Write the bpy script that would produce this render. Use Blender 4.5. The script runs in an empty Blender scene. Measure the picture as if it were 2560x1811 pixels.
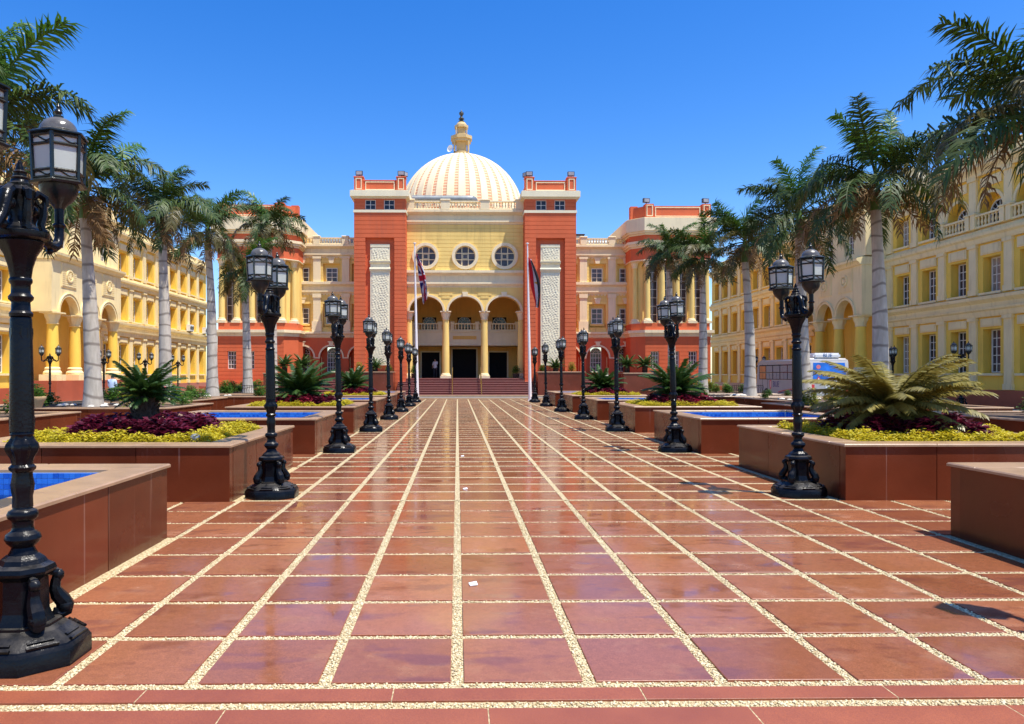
import bpy, bmesh, math, random
import numpy as np
from mathutils import Vector, Matrix

random.seed(7)
R = math.radians
PI = math.pi
scene = bpy.context.scene
col = scene.collection

# ------------------------------------------------------------------ camera
cam_d = bpy.data.cameras.new('camera')
cam = bpy.data.objects.new('camera', cam_d)
col.objects.link(cam)
cam.location = (0, 0, 1.65)
cam.rotation_euler = (R(90), 0, R(-0.8))
cam_d.sensor_width = 36.0
cam_d.lens = 25.68
cam_d.shift_x = 0.0434
cam_d.shift_y = 0.0127
cam_d.clip_end = 3000
scene.camera = cam

# ------------------------------------------------------------------ sky, sun, exposure
TO_SUN = Vector((0.95, -0.66, 2.82)).normalized()
world = bpy.data.worlds.new('World')
scene.world = world
world.use_nodes = True
wn = world.node_tree
wn.nodes.clear()
w_out = wn.nodes.new('ShaderNodeOutputWorld')
w_bg = wn.nodes.new('ShaderNodeBackground')
w_sky = wn.nodes.new('ShaderNodeTexSky')
w_sky.sky_type = 'NISHITA'
w_sky.sun_disc = False
w_sky.sun_elevation = math.asin(TO_SUN.z)
w_sky.sun_rotation = math.atan2(TO_SUN.x, TO_SUN.y)
w_sky.altitude = 50
w_sky.air_density = 1.0
w_sky.dust_density = 0.5
w_sky.ozone_density = 2.6
w_hs = wn.nodes.new('ShaderNodeHueSaturation')
w_hs.inputs['Saturation'].default_value = 1.42
w_hs.inputs['Hue'].default_value = 0.513
w_hs.inputs['Value'].default_value = 1.12
w_bg.inputs['Strength'].default_value = 0.15
wn.links.new(w_sky.outputs[0], w_hs.inputs['Color'])
wn.links.new(w_hs.outputs[0], w_bg.inputs['Color'])
wn.links.new(w_bg.outputs[0], w_out.inputs['Surface'])

sun_d = bpy.data.lights.new('sun', 'SUN')
sun_d.energy = 5.0
sun_d.angle = R(0.53)
sun_d.color = (1.0, 0.95, 0.86)
sun = bpy.data.objects.new('sun', sun_d)
col.objects.link(sun)
sun.location = (20, -20, 60)
sun.rotation_euler = (-TO_SUN).to_track_quat('-Z', 'Y').to_euler()

vs = scene.view_settings
vs.view_transform = 'Standard'
vs.look = 'None'
vs.gamma = 1.0
vs.exposure = 0.46
vs.use_curve_mapping = False
scene.cycles.max_bounces = 8
scene.cycles.caustics_reflective = False
scene.cycles.caustics_refractive = False

# ------------------------------------------------------------------ materials
M = {}

def new_mat(name):
    m = bpy.data.materials.new(name)
    m.use_nodes = True
    nt = m.node_tree
    nt.nodes.clear()
    out = nt.nodes.new('ShaderNodeOutputMaterial')
    p = nt.nodes.new('ShaderNodeBsdfPrincipled')
    nt.links.new(p.outputs[0], out.inputs['Surface'])
    M[name] = m
    return m, nt, p, out

def node(nt, kind, **kw):
    n = nt.nodes.new(kind)
    for k, v in kw.items():
        setattr(n, k, v)
    return n

def mathn(nt, op, a, b=None, clamp=False):
    n = node(nt, 'ShaderNodeMath', operation=op, use_clamp=clamp)
    for i, s in enumerate((a, b)):
        if s is None:
            continue
        if isinstance(s, (int, float)):
            n.inputs[i].default_value = s
        else:
            nt.links.new(s, n.inputs[i])
    return n.outputs[0]

def pos(nt, scale=(1, 1, 1)):
    g = node(nt, 'ShaderNodeNewGeometry')
    mp = node(nt, 'ShaderNodeMapping')
    mp.inputs['Scale'].default_value = scale
    nt.links.new(g.outputs['Position'], mp.inputs['Vector'])
    return mp.outputs[0]

def noise(nt, vec, scale, detail=4.0, rough=0.55):
    n = node(nt, 'ShaderNodeTexNoise')
    n.inputs['Scale'].default_value = scale
    n.inputs['Detail'].default_value = detail
    n.inputs['Roughness'].default_value = rough
    nt.links.new(vec, n.inputs['Vector'])
    return n.outputs['Fac']

def ramp(nt, fac, lo, hi, a=0.0, b=1.0):
    n = node(nt, 'ShaderNodeMapRange')
    n.inputs['From Min'].default_value = lo
    n.inputs['From Max'].default_value = hi
    n.inputs['To Min'].default_value = a
    n.inputs['To Max'].default_value = b
    nt.links.new(fac, n.inputs['Value'])
    return n.outputs[0]

def mixc(nt, fac, a, b, blend='MIX'):
    n = node(nt, 'ShaderNodeMix', data_type='RGBA', blend_type=blend)
    if isinstance(fac, (int, float)):
        n.inputs[0].default_value = fac
    else:
        nt.links.new(fac, n.inputs[0])
    for i, s in ((6, a), (7, b)):
        if isinstance(s, tuple):
            n.inputs[i].default_value = (s[0], s[1], s[2], 1)
        else:
            nt.links.new(s, n.inputs[i])
    return n.outputs[2]

def bump(nt, p, height, strength, dist):
    b = node(nt, 'ShaderNodeBump')
    b.inputs['Strength'].default_value = strength
    b.inputs['Distance'].default_value = dist
    nt.links.new(height, b.inputs['Height'])
    nt.links.new(b.outputs[0], p.inputs['Normal'])

def sc(c, k):
    return tuple(min(1.0, x * k) for x in c)

def plain(name, c, rough=0.6, var=0.12, scale=3.0, bumps=0.0, bscale=60.0, spec=0.5, metal=0.0, streak=0.0, dirt=None):
    m, nt, p, out = new_mat(name)
    v = pos(nt)
    f = ramp(nt, noise(nt, v, scale), 0.3, 0.7)
    cc = mixc(nt, f, sc(c, 1 - var), sc(c, 1 + var))
    if streak:
        s = ramp(nt, noise(nt, pos(nt, (2.6, 2.6, 0.22)), 1.6, 5.0, 0.6), 0.52, 0.78, 0.0, streak)
        cc = mixc(nt, s, cc, dirt or sc(c, 0.5))
    nt.links.new(cc, p.inputs['Base Color'])
    p.inputs['Roughness'].default_value = rough
    p.inputs['Specular IOR Level'].default_value = spec
    p.inputs['Metallic'].default_value = metal
    if bumps:
        bump(nt, p, noise(nt, v, bscale, 3.0), bumps, 0.01)
    return m

plain('yellow', (0.88, 0.63, 0.20), 0.78, 0.07, 0.6, 0.12, 40, streak=0.5, spec=0.25, dirt=(0.5, 0.33, 0.11))
plain('cream', (0.86, 0.72, 0.45), 0.75, 0.06, 0.8, 0.12, 40, streak=0.42, dirt=(0.5, 0.40, 0.26))
plain('white_plaster', (0.82, 0.74, 0.51), 0.8, 0.06, 1.2, 0.15, 30, streak=0.22, dirt=(0.55, 0.5, 0.4))
plain('red_wall', (0.67, 0.145, 0.056), 0.78, 0.10, 0.6, 0.15, 40, streak=0.5, dirt=(0.46, 0.125, 0.07), spec=0.25)
plain('brown_wall', (0.40, 0.09, 0.045), 0.4, 0.1, 1.0)
plain('warm_cream', (0.90, 0.73, 0.375), 0.75, 0.07, 0.8, 0.12, 40, streak=0.5, dirt=(0.48, 0.34, 0.16))
plain('deep_yellow', (0.93, 0.60, 0.085), 0.75, 0.07, 0.7, 0.12, 40, streak=0.28, dirt=(0.5, 0.30, 0.07))
plain('gold_wall', (0.80, 0.50, 0.13), 0.75, 0.08, 0.8, streak=0.42, dirt=(0.45, 0.26, 0.08))
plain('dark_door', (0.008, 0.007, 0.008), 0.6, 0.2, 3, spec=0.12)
plain('glass_dark', (0.02, 0.02, 0.027), 0.08, 0.4, 0.9, spec=0.35)
plain('curtain_glass', (0.07, 0.055, 0.06), 0.10, 0.55, 1.6, spec=0.4)
plain('curtain_light', (0.30, 0.25, 0.20), 0.12, 0.35, 2.2, spec=0.4)
plain('frame_white', (0.80, 0.76, 0.66), 0.5, 0.05, 3)
plain('iron', (0.0045, 0.0058, 0.008), 0.26, 0.35, 9, 0.25, 55, spec=0.18)
plain('lantern_iron', (0.012, 0.018, 0.019), 0.4, 0.3, 9, 0.2, 55, spec=0.3)
plain('lantern_roof', (0.10, 0.095, 0.085), 0.6, 0.3, 14, 0.2, 60)
plain('grey_metal', (0.22, 0.24, 0.24), 0.5, 0.2, 1.5, metal=0.4)
plain('flood_black', (0.02, 0.02, 0.022), 0.4)
plain('flood_glass', (0.35, 0.35, 0.36), 0.15)
plain('pole_white', (0.82, 0.80, 0.78), 0.35, 0.05, 2)
plain('brass', (0.62, 0.42, 0.12), 0.28, 0.1, 4, metal=0.9)
plain('soil', (0.10, 0.062, 0.036), 0.95, 0.35, 9, 0.8, 40)
plain('stone_white', (0.62, 0.57, 0.48), 0.8, 0.12, 8, 0.3, 30)
plain('asphalt', (0.15, 0.148, 0.14), 0.85, 0.18, 3, 0.5, 120)
plain('paver', (0.34, 0.25, 0.19), 0.8, 0.12, 2, 0.3, 60)
plain('ground', (0.30, 0.24, 0.17), 0.9, 0.15, 0.6, 0.4, 30)
plain('pot', (0.75, 0.50, 0.24), 0.7, 0.1, 5)
plain('finial_dark', (0.035, 0.04, 0.038), 0.4, 0.2, 5)
plain('dome_stone', (0.56, 0.41, 0.19), 0.8, 0.08, 1.0, streak=0.42, dirt=(0.45, 0.32, 0.16))
plain('dome_cream', (0.84, 0.71, 0.46), 0.8, 0.06, 0.9, 0.1, 30, streak=0.25, dirt=(0.72, 0.52, 0.32))
plain('bus_paint', (0.44, 0.43, 0.42), 0.25, 0.04, 2, spec=0.6)
plain('bus_white', (0.80, 0.81, 0.82), 0.25, 0.04, 2, spec=0.6)
plain('bus_blue', (0.015, 0.15, 0.62), 0.2, 0.45, 1.3, spec=0.6)
plain('bus_glass', (0.045, 0.04, 0.045), 0.06, 0.3, 2, spec=0.7)
plain('bus_curtain', (0.30, 0.31, 0.33), 0.4, 0.3, 22)
plain('bus_orange', (0.62, 0.25, 0.10), 0.5, 0.1, 4)
plain('rubber', (0.018, 0.018, 0.018), 0.8)
plain('text_blue', (0.05, 0.14, 0.32), 0.4, 0.02)
plain('text_navy', (0.05, 0.05, 0.20), 0.4, 0.02)
plain('sign_red', (0.70, 0.05, 0.05), 0.4, 0.02)
plain('sign_pink', (0.85, 0.22, 0.25), 0.4, 0.02)
plain('paper', (0.80, 0.80, 0.80), 0.7, 0.04)
plain('skin', (0.30, 0.16, 0.10), 0.6, 0.05)
plain('hair', (0.012, 0.010, 0.009), 0.6)
plain('shirt_blue', (0.50, 0.62, 0.78), 0.8, 0.06, 9)
plain('shirt_white', (0.78, 0.77, 0.78), 0.8, 0.05, 9)
plain('trousers', (0.03, 0.033, 0.045), 0.8)
plain('trunk_brown', (0.055, 0.035, 0.022), 0.95, 0.4, 14, 1.0, 40)
plain('rock_flower', (0.75, 0.06, 0.05), 0.6, 0.2)

for nm in ('iron', 'lantern_iron', 'lantern_roof'):
    nt = M[nm].node_tree
    p = [n for n in nt.nodes if n.type == 'BSDF_PRINCIPLED'][0]
    src = p.inputs['Base Color'].links[0].from_socket
    g = node(nt, 'ShaderNodeNewGeometry')
    sz_ = node(nt, 'ShaderNodeSeparateXYZ'); nt.links.new(g.outputs['True Normal'], sz_.inputs[0])
    f = mathn(nt, 'MULTIPLY', ramp(nt, sz_.outputs[2], 0.45, 0.95, 0.0, 0.32 if nm != 'lantern_roof' else 0.5), ramp(nt, noise(nt, pos(nt), 11.0, 4.0), 0.35, 0.65, 0.15, 1.0), True)
    nt.links.new(mixc(nt, f, src, (0.20, 0.175, 0.14)), p.inputs['Base Color'])
    nt.links.new(ramp(nt, mathn(nt, 'ADD', f, mathn(nt, 'MULTIPLY', noise(nt, pos(nt), 6.0, 4.0), 0.35)), 0.0, 0.6, 0.14, 0.42), p.inputs['Roughness'])

# palm trunk: grey with ring scars
m, nt, p, out = new_mat('palm_trunk')
v = pos(nt)
rings = node(nt, 'ShaderNodeTexWave', wave_type='BANDS', bands_direction='Z')
rings.inputs['Scale'].default_value = 0.62
rings.inputs['Distortion'].default_value = 6.0
rings.inputs['Detail'].default_value = 3.0
nt.links.new(v, rings.inputs['Vector'])
rr = ramp(nt, rings.outputs['Fac'], 0.0, 0.12)
base = mixc(nt, ramp(nt, noise(nt, pos(nt, (4, 4, 1)), 2.0), 0.3, 0.7), (0.40, 0.35, 0.28), (0.58, 0.52, 0.43))
cc = mixc(nt, rr, (0.24, 0.20, 0.16), base)
nt.links.new(cc, p.inputs['Base Color'])
p.inputs['Roughness'].default_value = 0.85
bump(nt, p, noise(nt, pos(nt, (3, 3, 10)), 6.0), 0.4, 0.02)

# polished red granite paving tile
TS = 0.705
m, nt, p, out = new_mat('granite_tile')
g = node(nt, 'ShaderNodeNewGeometry')
sx = node(nt, 'ShaderNodeSeparateXYZ')
nt.links.new(g.outputs['Position'], sx.inputs[0])
ix = mathn(nt, 'FLOOR', mathn(nt, 'DIVIDE', sx.outputs[0], TS))
iy = mathn(nt, 'FLOOR', mathn(nt, 'DIVIDE', mathn(nt, 'SUBTRACT', sx.outputs[1], 3.85), TS))
cx = node(nt, 'ShaderNodeCombineXYZ')
nt.links.new(ix, cx.inputs[0]); nt.links.new(iy, cx.inputs[1])
wnz = node(nt, 'ShaderNodeTexWhiteNoise', noise_dimensions='3D')
nt.links.new(cx.outputs[0], wnz.inputs['Vector'])
tone = wnz.outputs['Value']
v = pos(nt)
cA = mixc(nt, tone, (0.225, 0.074, 0.033), (0.345, 0.130, 0.058))
tone2 = node(nt, 'ShaderNodeSeparateColor')
nt.links.new(wnz.outputs['Color'], tone2.inputs[0])
cA = mixc(nt, ramp(nt, tone2.outputs[1], 0.62, 1.0, 0.0, 0.5), cA, (0.245, 0.084, 0.050))
grain = mathn(nt, 'MULTIPLY', ramp(nt, noise(nt, v, 150.0, 2.0, 0.7), 0.3, 0.7, 0.72, 1.25), ramp(nt, noise(nt, v, 26.0, 4.0, 0.7), 0.3, 0.7, 0.86, 1.12))
gc = node(nt, 'ShaderNodeCombineColor')
for i in range(3):
    nt.links.new(grain, gc.inputs[i])
cB = mixc(nt, 1.0, cA, gc.outputs[0], 'MULTIPLY')
wet = ramp(nt, noise(nt, pos(nt, (1.0, 2.2, 1)), 1.7, 3.0, 0.5), 0.56, 0.64)
wet2 = ramp(nt, noise(nt, pos(nt, (0.5, 1.3, 1)), 3.1, 4.0, 0.55), 0.60, 0.68)
wets = mathn(nt, 'MAXIMUM', wet, wet2)
cC = mixc(nt, mathn(nt, 'MULTIPLY', wets, 0.38), cB, (0.10, 0.03, 0.035))
dust = mathn(nt, 'MAXIMUM', ramp(nt, noise(nt, v, 2.3, 6.0, 0.65), 0.54, 0.80, 0.0, 0.36), ramp(nt, noise(nt, pos(nt, (0.6, 9.0, 1)), 2.6, 5.0, 0.6), 0.66, 0.74, 0.0, 0.25))
cD = mixc(nt, dust, cC, (0.46, 0.27, 0.17))
nt.links.new(cD, p.inputs['Base Color'])
rgh = mathn(nt, 'ADD', ramp(nt, noise(nt, v, 0.9, 4.0, 0.6), 0.35, 0.7, 0.07, 0.26), mathn(nt, 'MULTIPLY', dust, 0.6))
nt.links.new(mathn(nt, 'MULTIPLY', rgh, ramp(nt, wets, 0, 1, 1.0, 0.4)), p.inputs['Roughness'])
p.inputs['IOR'].default_value = 1.385
hh = mathn(nt, 'ADD', noise(nt, v, 1.3, 2.0), mathn(nt, 'MULTIPLY', noise(nt, v, 9.0, 2.0), 0.06))
bump(nt, p, hh, 0.12, 0.02)

# front border slab: rougher orange granite
m, nt, p, out = new_mat('granite_border')
v = pos(nt)
c1 = mixc(nt, ramp(nt, noise(nt, v, 1.4), 0.35, 0.65), (0.28, 0.078, 0.036), (0.40, 0.12, 0.05))
c2 = mixc(nt, ramp(nt, noise(nt, v, 190.0, 2.0, 0.7), 0.35, 0.65, 0.0, 0.6), c1, (0.14, 0.035, 0.025))
nt.links.new(c2, p.inputs['Base Color'])
p.inputs['Roughness'].default_value = 0.42
bump(nt, p, noise(nt, v, 220.0, 2.0), 0.25, 0.003)

# pebble bed
m, nt, p, out = new_mat('pebble_bed')
v = pos(nt)
vo = node(nt, 'ShaderNodeTexVoronoi', feature='F1')
vo.inputs['Scale'].default_value = 42.0
nt.links.new(v, vo.inputs['Vector'])
d = ramp(nt, vo.outputs['Distance'], 0.25, 0.75)
cb = mixc(nt, noise(nt, v, 30.0), (0.55, 0.44, 0.23), (0.66, 0.56, 0.33))
cc = mixc(nt, d, cb, (0.36, 0.27, 0.14))
nt.links.new(cc, p.inputs['Base Color'])
p.inputs['Roughness'].default_value = 0.8
bump(nt, p, mathn(nt, 'SUBTRACT', 1.0, vo.outputs['Distance']), 0.8, 0.012)

m, nt, p, out = new_mat('pebble')
oi = node(nt, 'ShaderNodeNewGeometry')
rnd = oi.outputs['Random Per Island']
cr = node(nt, 'ShaderNodeValToRGB')
cr.color_ramp.elements[0].color = (0.42, 0.31, 0.15, 1)
cr.color_ramp.elements[1].color = (0.72, 0.63, 0.41, 1)
e = cr.color_ramp.elements.new(0.5); e.color = (0.60, 0.49, 0.27, 1)
nt.links.new(rnd, cr.inputs[0])
nt.links.new(cr.outputs[0], p.inputs['Base Color'])
p.inputs['Roughness'].default_value = 0.55

# planter cladding: polished brown red granite with pale lime runs
def clad(name, c, rough, lime):
    m, nt, p, out = new_mat(name)
    v = pos(nt)
    c1 = mixc(nt, ramp(nt, noise(nt, v, 1.1, 5.0), 0.3, 0.7), sc(c, 0.8), sc(c, 1.2))
    c1 = mixc(nt, ramp(nt, noise(nt, v, 140.0, 2.0, 0.7), 0.4, 0.7, 0.0, 0.35), c1, sc(c, 0.4))
    oi_ = node(nt, 'ShaderNodeObjectInfo')
    tn = ramp(nt, oi_.outputs['Random'], 0.0, 1.0, 0.72, 1.25)
    tc = node(nt, 'ShaderNodeCombineColor')
    for i_ in range(3):
        nt.links.new(tn, tc.inputs[i_])
    c1 = mixc(nt, 1.0, c1, tc.outputs[0], 'MULTIPLY')
    run = ramp(nt, noise(nt, pos(nt, (7.0, 7.0, 0.12)), 1.5, 3.0, 0.6), 0.66, 0.76, 0.0, lime)
    c1 = mixc(nt, run, c1, (0.52, 0.36, 0.28))
    nt.links.new(c1, p.inputs['Base Color'])
    nt.links.new(ramp(nt, noise(nt, v, 2.0, 4.0), 0.3, 0.7, rough * 0.6, rough * 1.5), p.inputs['Roughness'])
    bump(nt, p, noise(nt, v, 2.2, 2.0), 0.08, 0.02)
    p.inputs['IOR'].default_value = 1.34
clad('granite_clad', (0.155, 0.036, 0.014), 0.2, 0.5)
clad('granite_step', (0.12, 0.018, 0.017), 0.35, 0.0)
clad('granite_dark', (0.19, 0.048, 0.028), 0.2, 0.12)
plain('coping', (0.37, 0.235, 0.135), 0.3, 0.16, 3.5, 0.1, 60)
plain('step_tread', (0.36, 0.15, 0.125), 0.4, 0.1, 3)

# pool mosaic + water
m, nt, p, out = new_mat('mosaic')
g = node(nt, 'ShaderNodeNewGeometry')
cr = node(nt, 'ShaderNodeValToRGB')
cr.color_ramp.elements[0].color = (0.012, 0.10, 0.50, 1)
cr.color_ramp.elements[1].color = (0.05, 0.26, 0.80, 1)
nt.links.new(g.outputs['Random Per Island'], cr.inputs[0])
nt.links.new(cr.outputs[0], p.inputs['Base Color'])
p.inputs['Roughness'].default_value = 0.12
plain('grout', (0.50, 0.58, 0.66), 0.7)
m, nt, p, out = new_mat('mosaic_floor')
v = pos(nt)
bt = node(nt, 'ShaderNodeTexBrick')
bt.offset = 0.0
bt.inputs['Scale'].default_value = 1.0
bt.inputs['Brick Width'].default_value = 0.052
bt.inputs['Row Height'].default_value = 0.052
bt.inputs['Mortar Size'].default_value = 0.003
bt.inputs['Color1'].default_value = (0.02, 0.16, 0.62, 1)
bt.inputs['Color2'].default_value = (0.05, 0.28, 0.78, 1)
bt.inputs['Mortar'].default_value = (0.4, 0.5, 0.6, 1)
nt.links.new(v, bt.inputs['Vector'])
nt.links.new(bt.outputs['Color'], p.inputs['Base Color'])
p.inputs['Roughness'].default_value = 0.2
m, nt, p, out = new_mat('water')
nt.nodes.remove(p)
tr = node(nt, 'ShaderNodeBsdfTransparent'); tr.inputs[0].default_value = (0.55, 0.80, 0.95, 1)
gl = node(nt, 'ShaderNodeBsdfGlossy'); gl.inputs['Roughness'].default_value = 0.02
fr = node(nt, 'ShaderNodeFresnel'); fr.inputs[0].default_value = 1.33
mx = node(nt, 'ShaderNodeMixShader')
bn = node(nt, 'ShaderNodeBump'); bn.inputs['Strength'].default_value = 0.25; bn.inputs['Distance'].default_value = 0.02
nt.links.new(noise(nt, pos(nt), 5.0, 3.0), bn.inputs['Height'])
nt.links.new(bn.outputs[0], gl.inputs['Normal']); nt.links.new(bn.outputs[0], fr.inputs['Normal'])
nt.links.new(fr.outputs[0], mx.inputs[0]); nt.links.new(tr.outputs[0], mx.inputs[1]); nt.links.new(gl.outputs[0], mx.inputs[2])
nt.links.new(mx.outputs[0], out.inputs['Surface'])

# lantern glass: frosted
m, nt, p, out = new_mat('lantern_glass')
p.inputs['Base Color'].default_value = (0.72, 0.76, 0.70, 1)
p.inputs['Roughness'].default_value = 0.3
tl = node(nt, 'ShaderNodeBsdfTranslucent'); tl.inputs[0].default_value = (0.80, 0.84, 0.78, 1)
mx = node(nt, 'ShaderNodeMixShader'); mx.inputs[0].default_value = 0.45
nt.links.new(p.outputs[0], mx.inputs[1]); nt.links.new(tl.outputs[0], mx.inputs[2])
nt.links.new(mx.outputs[0], out.inputs['Surface'])

# dome channel: pink brick ladder
m, nt, p, out = new_mat('dome_channel')
v = pos(nt)
s3 = node(nt, 'ShaderNodeSeparateXYZ'); nt.links.new(v, s3.inputs[0])
fz = mathn(nt, 'FRACT', mathn(nt, 'MULTIPLY', s3.outputs[2], 3.6))
c1 = mixc(nt, mathn(nt, 'GREATER_THAN', fz, 0.42), (0.78, 0.58, 0.35), (0.66, 0.31, 0.17))
nt.links.new(c1, p.inputs['Base Color']); p.inputs['Roughness'].default_value = 0.8

# leaves
def leaf(name, a, b, trans=0.35, rough=0.45):
    m, nt, p, out = new_mat(name)
    g = node(nt, 'ShaderNodeNewGeometry')
    c = mixc(nt, g.outputs['Random Per Island'], a, b)
    c = mixc(nt, ramp(nt, noise(nt, pos(nt), 2.5, 2.0), 0.35, 0.65, 0.0, 0.5), c, sc(a, 0.75))
    nt.links.new(c, p.inputs['Base Color'])
    p.inputs['Roughness'].default_value = rough
    tl = node(nt, 'ShaderNodeBsdfTranslucent')
    nt.links.new(c, tl.inputs[0])
    mx = node(nt, 'ShaderNodeMixShader'); mx.inputs[0].default_value = trans
    nt.links.new(p.outputs[0], mx.inputs[1]); nt.links.new(tl.outputs[0], mx.inputs[2])
    nt.links.new(mx.outputs[0], out.inputs['Surface'])
leaf('palm_leaf', (0.028, 0.066, 0.007), (0.090, 0.135, 0.016), 0.22, 0.55)
leaf('palm_leaf_young', (0.05, 0.14, 0.014), (0.13, 0.25, 0.03), 0.3)
leaf('palm_leaf_old', (0.085, 0.085, 0.016), (0.20, 0.15, 0.04))
leaf('palm_leaf_dry', (0.19, 0.095, 0.025), (0.34, 0.20, 0.065), 0.3, 0.7)
leaf('palm_shaft', (0.09, 0.18, 0.03), (0.12, 0.22, 0.04), 0.1)
leaf('cycad_leaf', (0.035, 0.085, 0.018), (0.08, 0.15, 0.03), 0.25, 0.35)
leaf('cycad_leaf_pale', (0.22, 0.19, 0.04), (0.42, 0.34, 0.09), 0.3, 0.4)
leaf('hedge_yellow', (0.46, 0.42, 0.02), (0.80, 0.62, 0.03), 0.35, 0.5)
leaf('hedge_purple', (0.055, 0.006, 0.018), (0.20, 0.016, 0.045), 0.35, 0.4)
leaf('hedge_red', (0.22, 0.01, 0.03), (0.50, 0.03, 0.08), 0.35, 0.4)
leaf('shrub_leaf', (0.06, 0.16, 0.02), (0.16, 0.30, 0.04), 0.35, 0.5)
leaf('shrub_leaf_yellow', (0.20, 0.26, 0.03), (0.42, 0.40, 0.05), 0.35, 0.5)
leaf('petal', (0.65, 0.03, 0.03), (0.85, 0.10, 0.12), 0.3, 0.5)
# ------------------------------------------------------------------ mesh helpers
class MB:
    def __init__(self):
        self.v = []; self.f = []; self.m = []; self.s = []

    def add(self, verts, faces, mi=0, smooth=False):
        o = len(self.v)
        self.v.extend(verts)
        for fc in faces:
            self.f.append(tuple(i + o for i in fc))
            self.m.append(mi); self.s.append(smooth)

    def box(self, x0, x1, y0, y1, z0, z1, mi=0):
        if x1 - x0 < 1e-5 or y1 - y0 < 1e-5 or z1 - z0 < 1e-5:
            return
        self.add([(x0, y0, z0), (x1, y0, z0), (x1, y1, z0), (x0, y1, z0),
                  (x0, y0, z1), (x1, y0, z1), (x1, y1, z1), (x0, y1, z1)],
                 [(0, 3, 2, 1), (4, 5, 6, 7), (0, 1, 5, 4), (1, 2, 6, 5), (2, 3, 7, 6), (3, 0, 4, 7)], mi)

    def cbox(self, x0, x1, y0, y1, z0, z1, c=0.01, mi=0, side=None):
        # box with chamfered top edges
        V = [(x0, y0, z0), (x1, y0, z0), (x1, y1, z0), (x0, y1, z0),
             (x0, y0, z1 - c), (x1, y0, z1 - c), (x1, y1, z1 - c), (x0, y1, z1 - c),
             (x0 + c, y0 + c, z1), (x1 - c, y0 + c, z1), (x1 - c, y1 - c, z1), (x0 + c, y1 - c, z1)]
        F = [(0, 3, 2, 1), (8, 9, 10, 11)]
        for a in (0, 4):
            for i in range(4):
                j = (i + 1) % 4
                F.append((a + i, a + j, a + 4 + j, a + 4 + i))
        if side is None:
            self.add(V, F, mi)
        else:
            self.add(V, F[:2], mi); o = len(self.v) - 12
            for fc in F[2:]:
                self.f.append(tuple(k + o for k in fc)); self.m.append(side); self.s.append(False)

    def lathe(self, prof, n=16, cx=0, cy=0, phase=0.0, mi=0, smooth=True, mod=None, cap=True, squash=None):
        V = []; F = []
        for k, (r, z) in enumerate(prof):
            for i in range(n):
                a = phase + 2 * PI * i / n
                rr = r * (1 + (mod(k, a) if mod else 0))
                V.append((cx + rr * math.cos(a), cy + rr * math.sin(a), z))
        for k in range(len(prof) - 1):
            for i in range(n):
                j = (i + 1) % n
                F.append((k * n + i, k * n + j, (k + 1) * n + j, (k + 1) * n + i))
        if cap:
            F.append(tuple(reversed(range(n))))
            b = (len(prof) - 1) * n
            F.append(tuple(b + i for i in range(n)))
        self.add(V, F, mi, smooth)

    def tube(self, pts, rad, n=8, mi=0, smooth=True, cap=True, flat=1.0):
        pts = [Vector(p) for p in pts]
        if not isinstance(rad, (list, tuple)):
            rad = [rad] * len(pts)
        V = []; F = []
        up = None
        for k, p in enumerate(pts):
            t = (pts[min(k + 1, len(pts) - 1)] - pts[max(k - 1, 0)])
            if t.length < 1e-9:
                t = Vector((0, 0, 1))
            t.normalize()
            if up is None:
                ref = Vector((0, 0, 1)) if abs(t.z) < 0.9 else Vector((1, 0, 0))
                up = (ref - t * ref.dot(t)).normalized()
            else:
                up = (up - t * up.dot(t))
                up = up.normalized() if up.length > 1e-6 else Vector((1, 0, 0))
            sd = t.cross(up)
            for i in range(n):
                a = 2 * PI * i / n
                q = p + (up * math.cos(a) + sd * math.sin(a) * flat) * rad[k]
                V.append(tuple(q))
        for k in range(len(pts) - 1):
            for i in range(n):
                j = (i + 1) % n
                F.append((k * n + i, k * n + j, (k + 1) * n + j, (k + 1) * n + i))
        if cap:
            F.append(tuple(reversed(range(n))))
            b = (len(pts) - 1) * n
            F.append(tuple(b + i for i in range(n)))
        self.add(V, F, mi, smooth)

    def ball(self, c, r, n=10, m=6, mi=0, sz=1.0):
        prof = []
        for k in range(m + 1):
            a = -PI / 2 + PI * k / m
            prof.append((max(1e-4, r * math.cos(a)), c[2] + r * sz * math.sin(a)))
        self.lathe(prof, n, c[0], c[1], mi=mi)

    def prism(self, poly, z0, z1, mi=0):
        n = len(poly)
        V = [(x, y, z0) for x, y in poly] + [(x, y, z1) for x, y in poly]
        F = [tuple(reversed(range(n))), tuple(range(n, 2 * n))]
        for i in range(n):
            j = (i + 1) % n
            F.append((i, j, n + j, n + i))
        self.add(V, F, mi)

    def extrude_x(self, poly, x0, x1, mi=0):
        # poly of (y, z)
        n = len(poly)
        V = [(x0, y, z) for y, z in poly] + [(x1, y, z) for y, z in poly]
        F = [tuple(range(n)), tuple(reversed(range(n, 2 * n)))]
        for i in range(n):
            j = (i + 1) % n
            F.append((j, i, n + i, n + j))
        self.add(V, F, mi)

    def cornice(self, x0, x1, yf, prof, mi=0, back=0.02):
        # prof: (projection, z) from bottom to top in front of the face yf
        poly = [(yf + back, prof[0][1])] + [(yf - o, z) for o, z in prof] + [(yf + back, prof[-1][1])]
        self.extrude_x(poly, x0, x1, mi)

    def dentils(self, x0, x1, yf, proj, z0, z1, w=0.14, gap=0.14, mi=0):
        n = max(1, int((x1 - x0) / (w + gap)))
        st = (x1 - x0) / n
        for i in range(n):
            a = x0 + st * (i + 0.5)
            self.box(a - w / 2, a + w / 2, yf - proj, yf + 0.01, z0, z1, mi)

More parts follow.
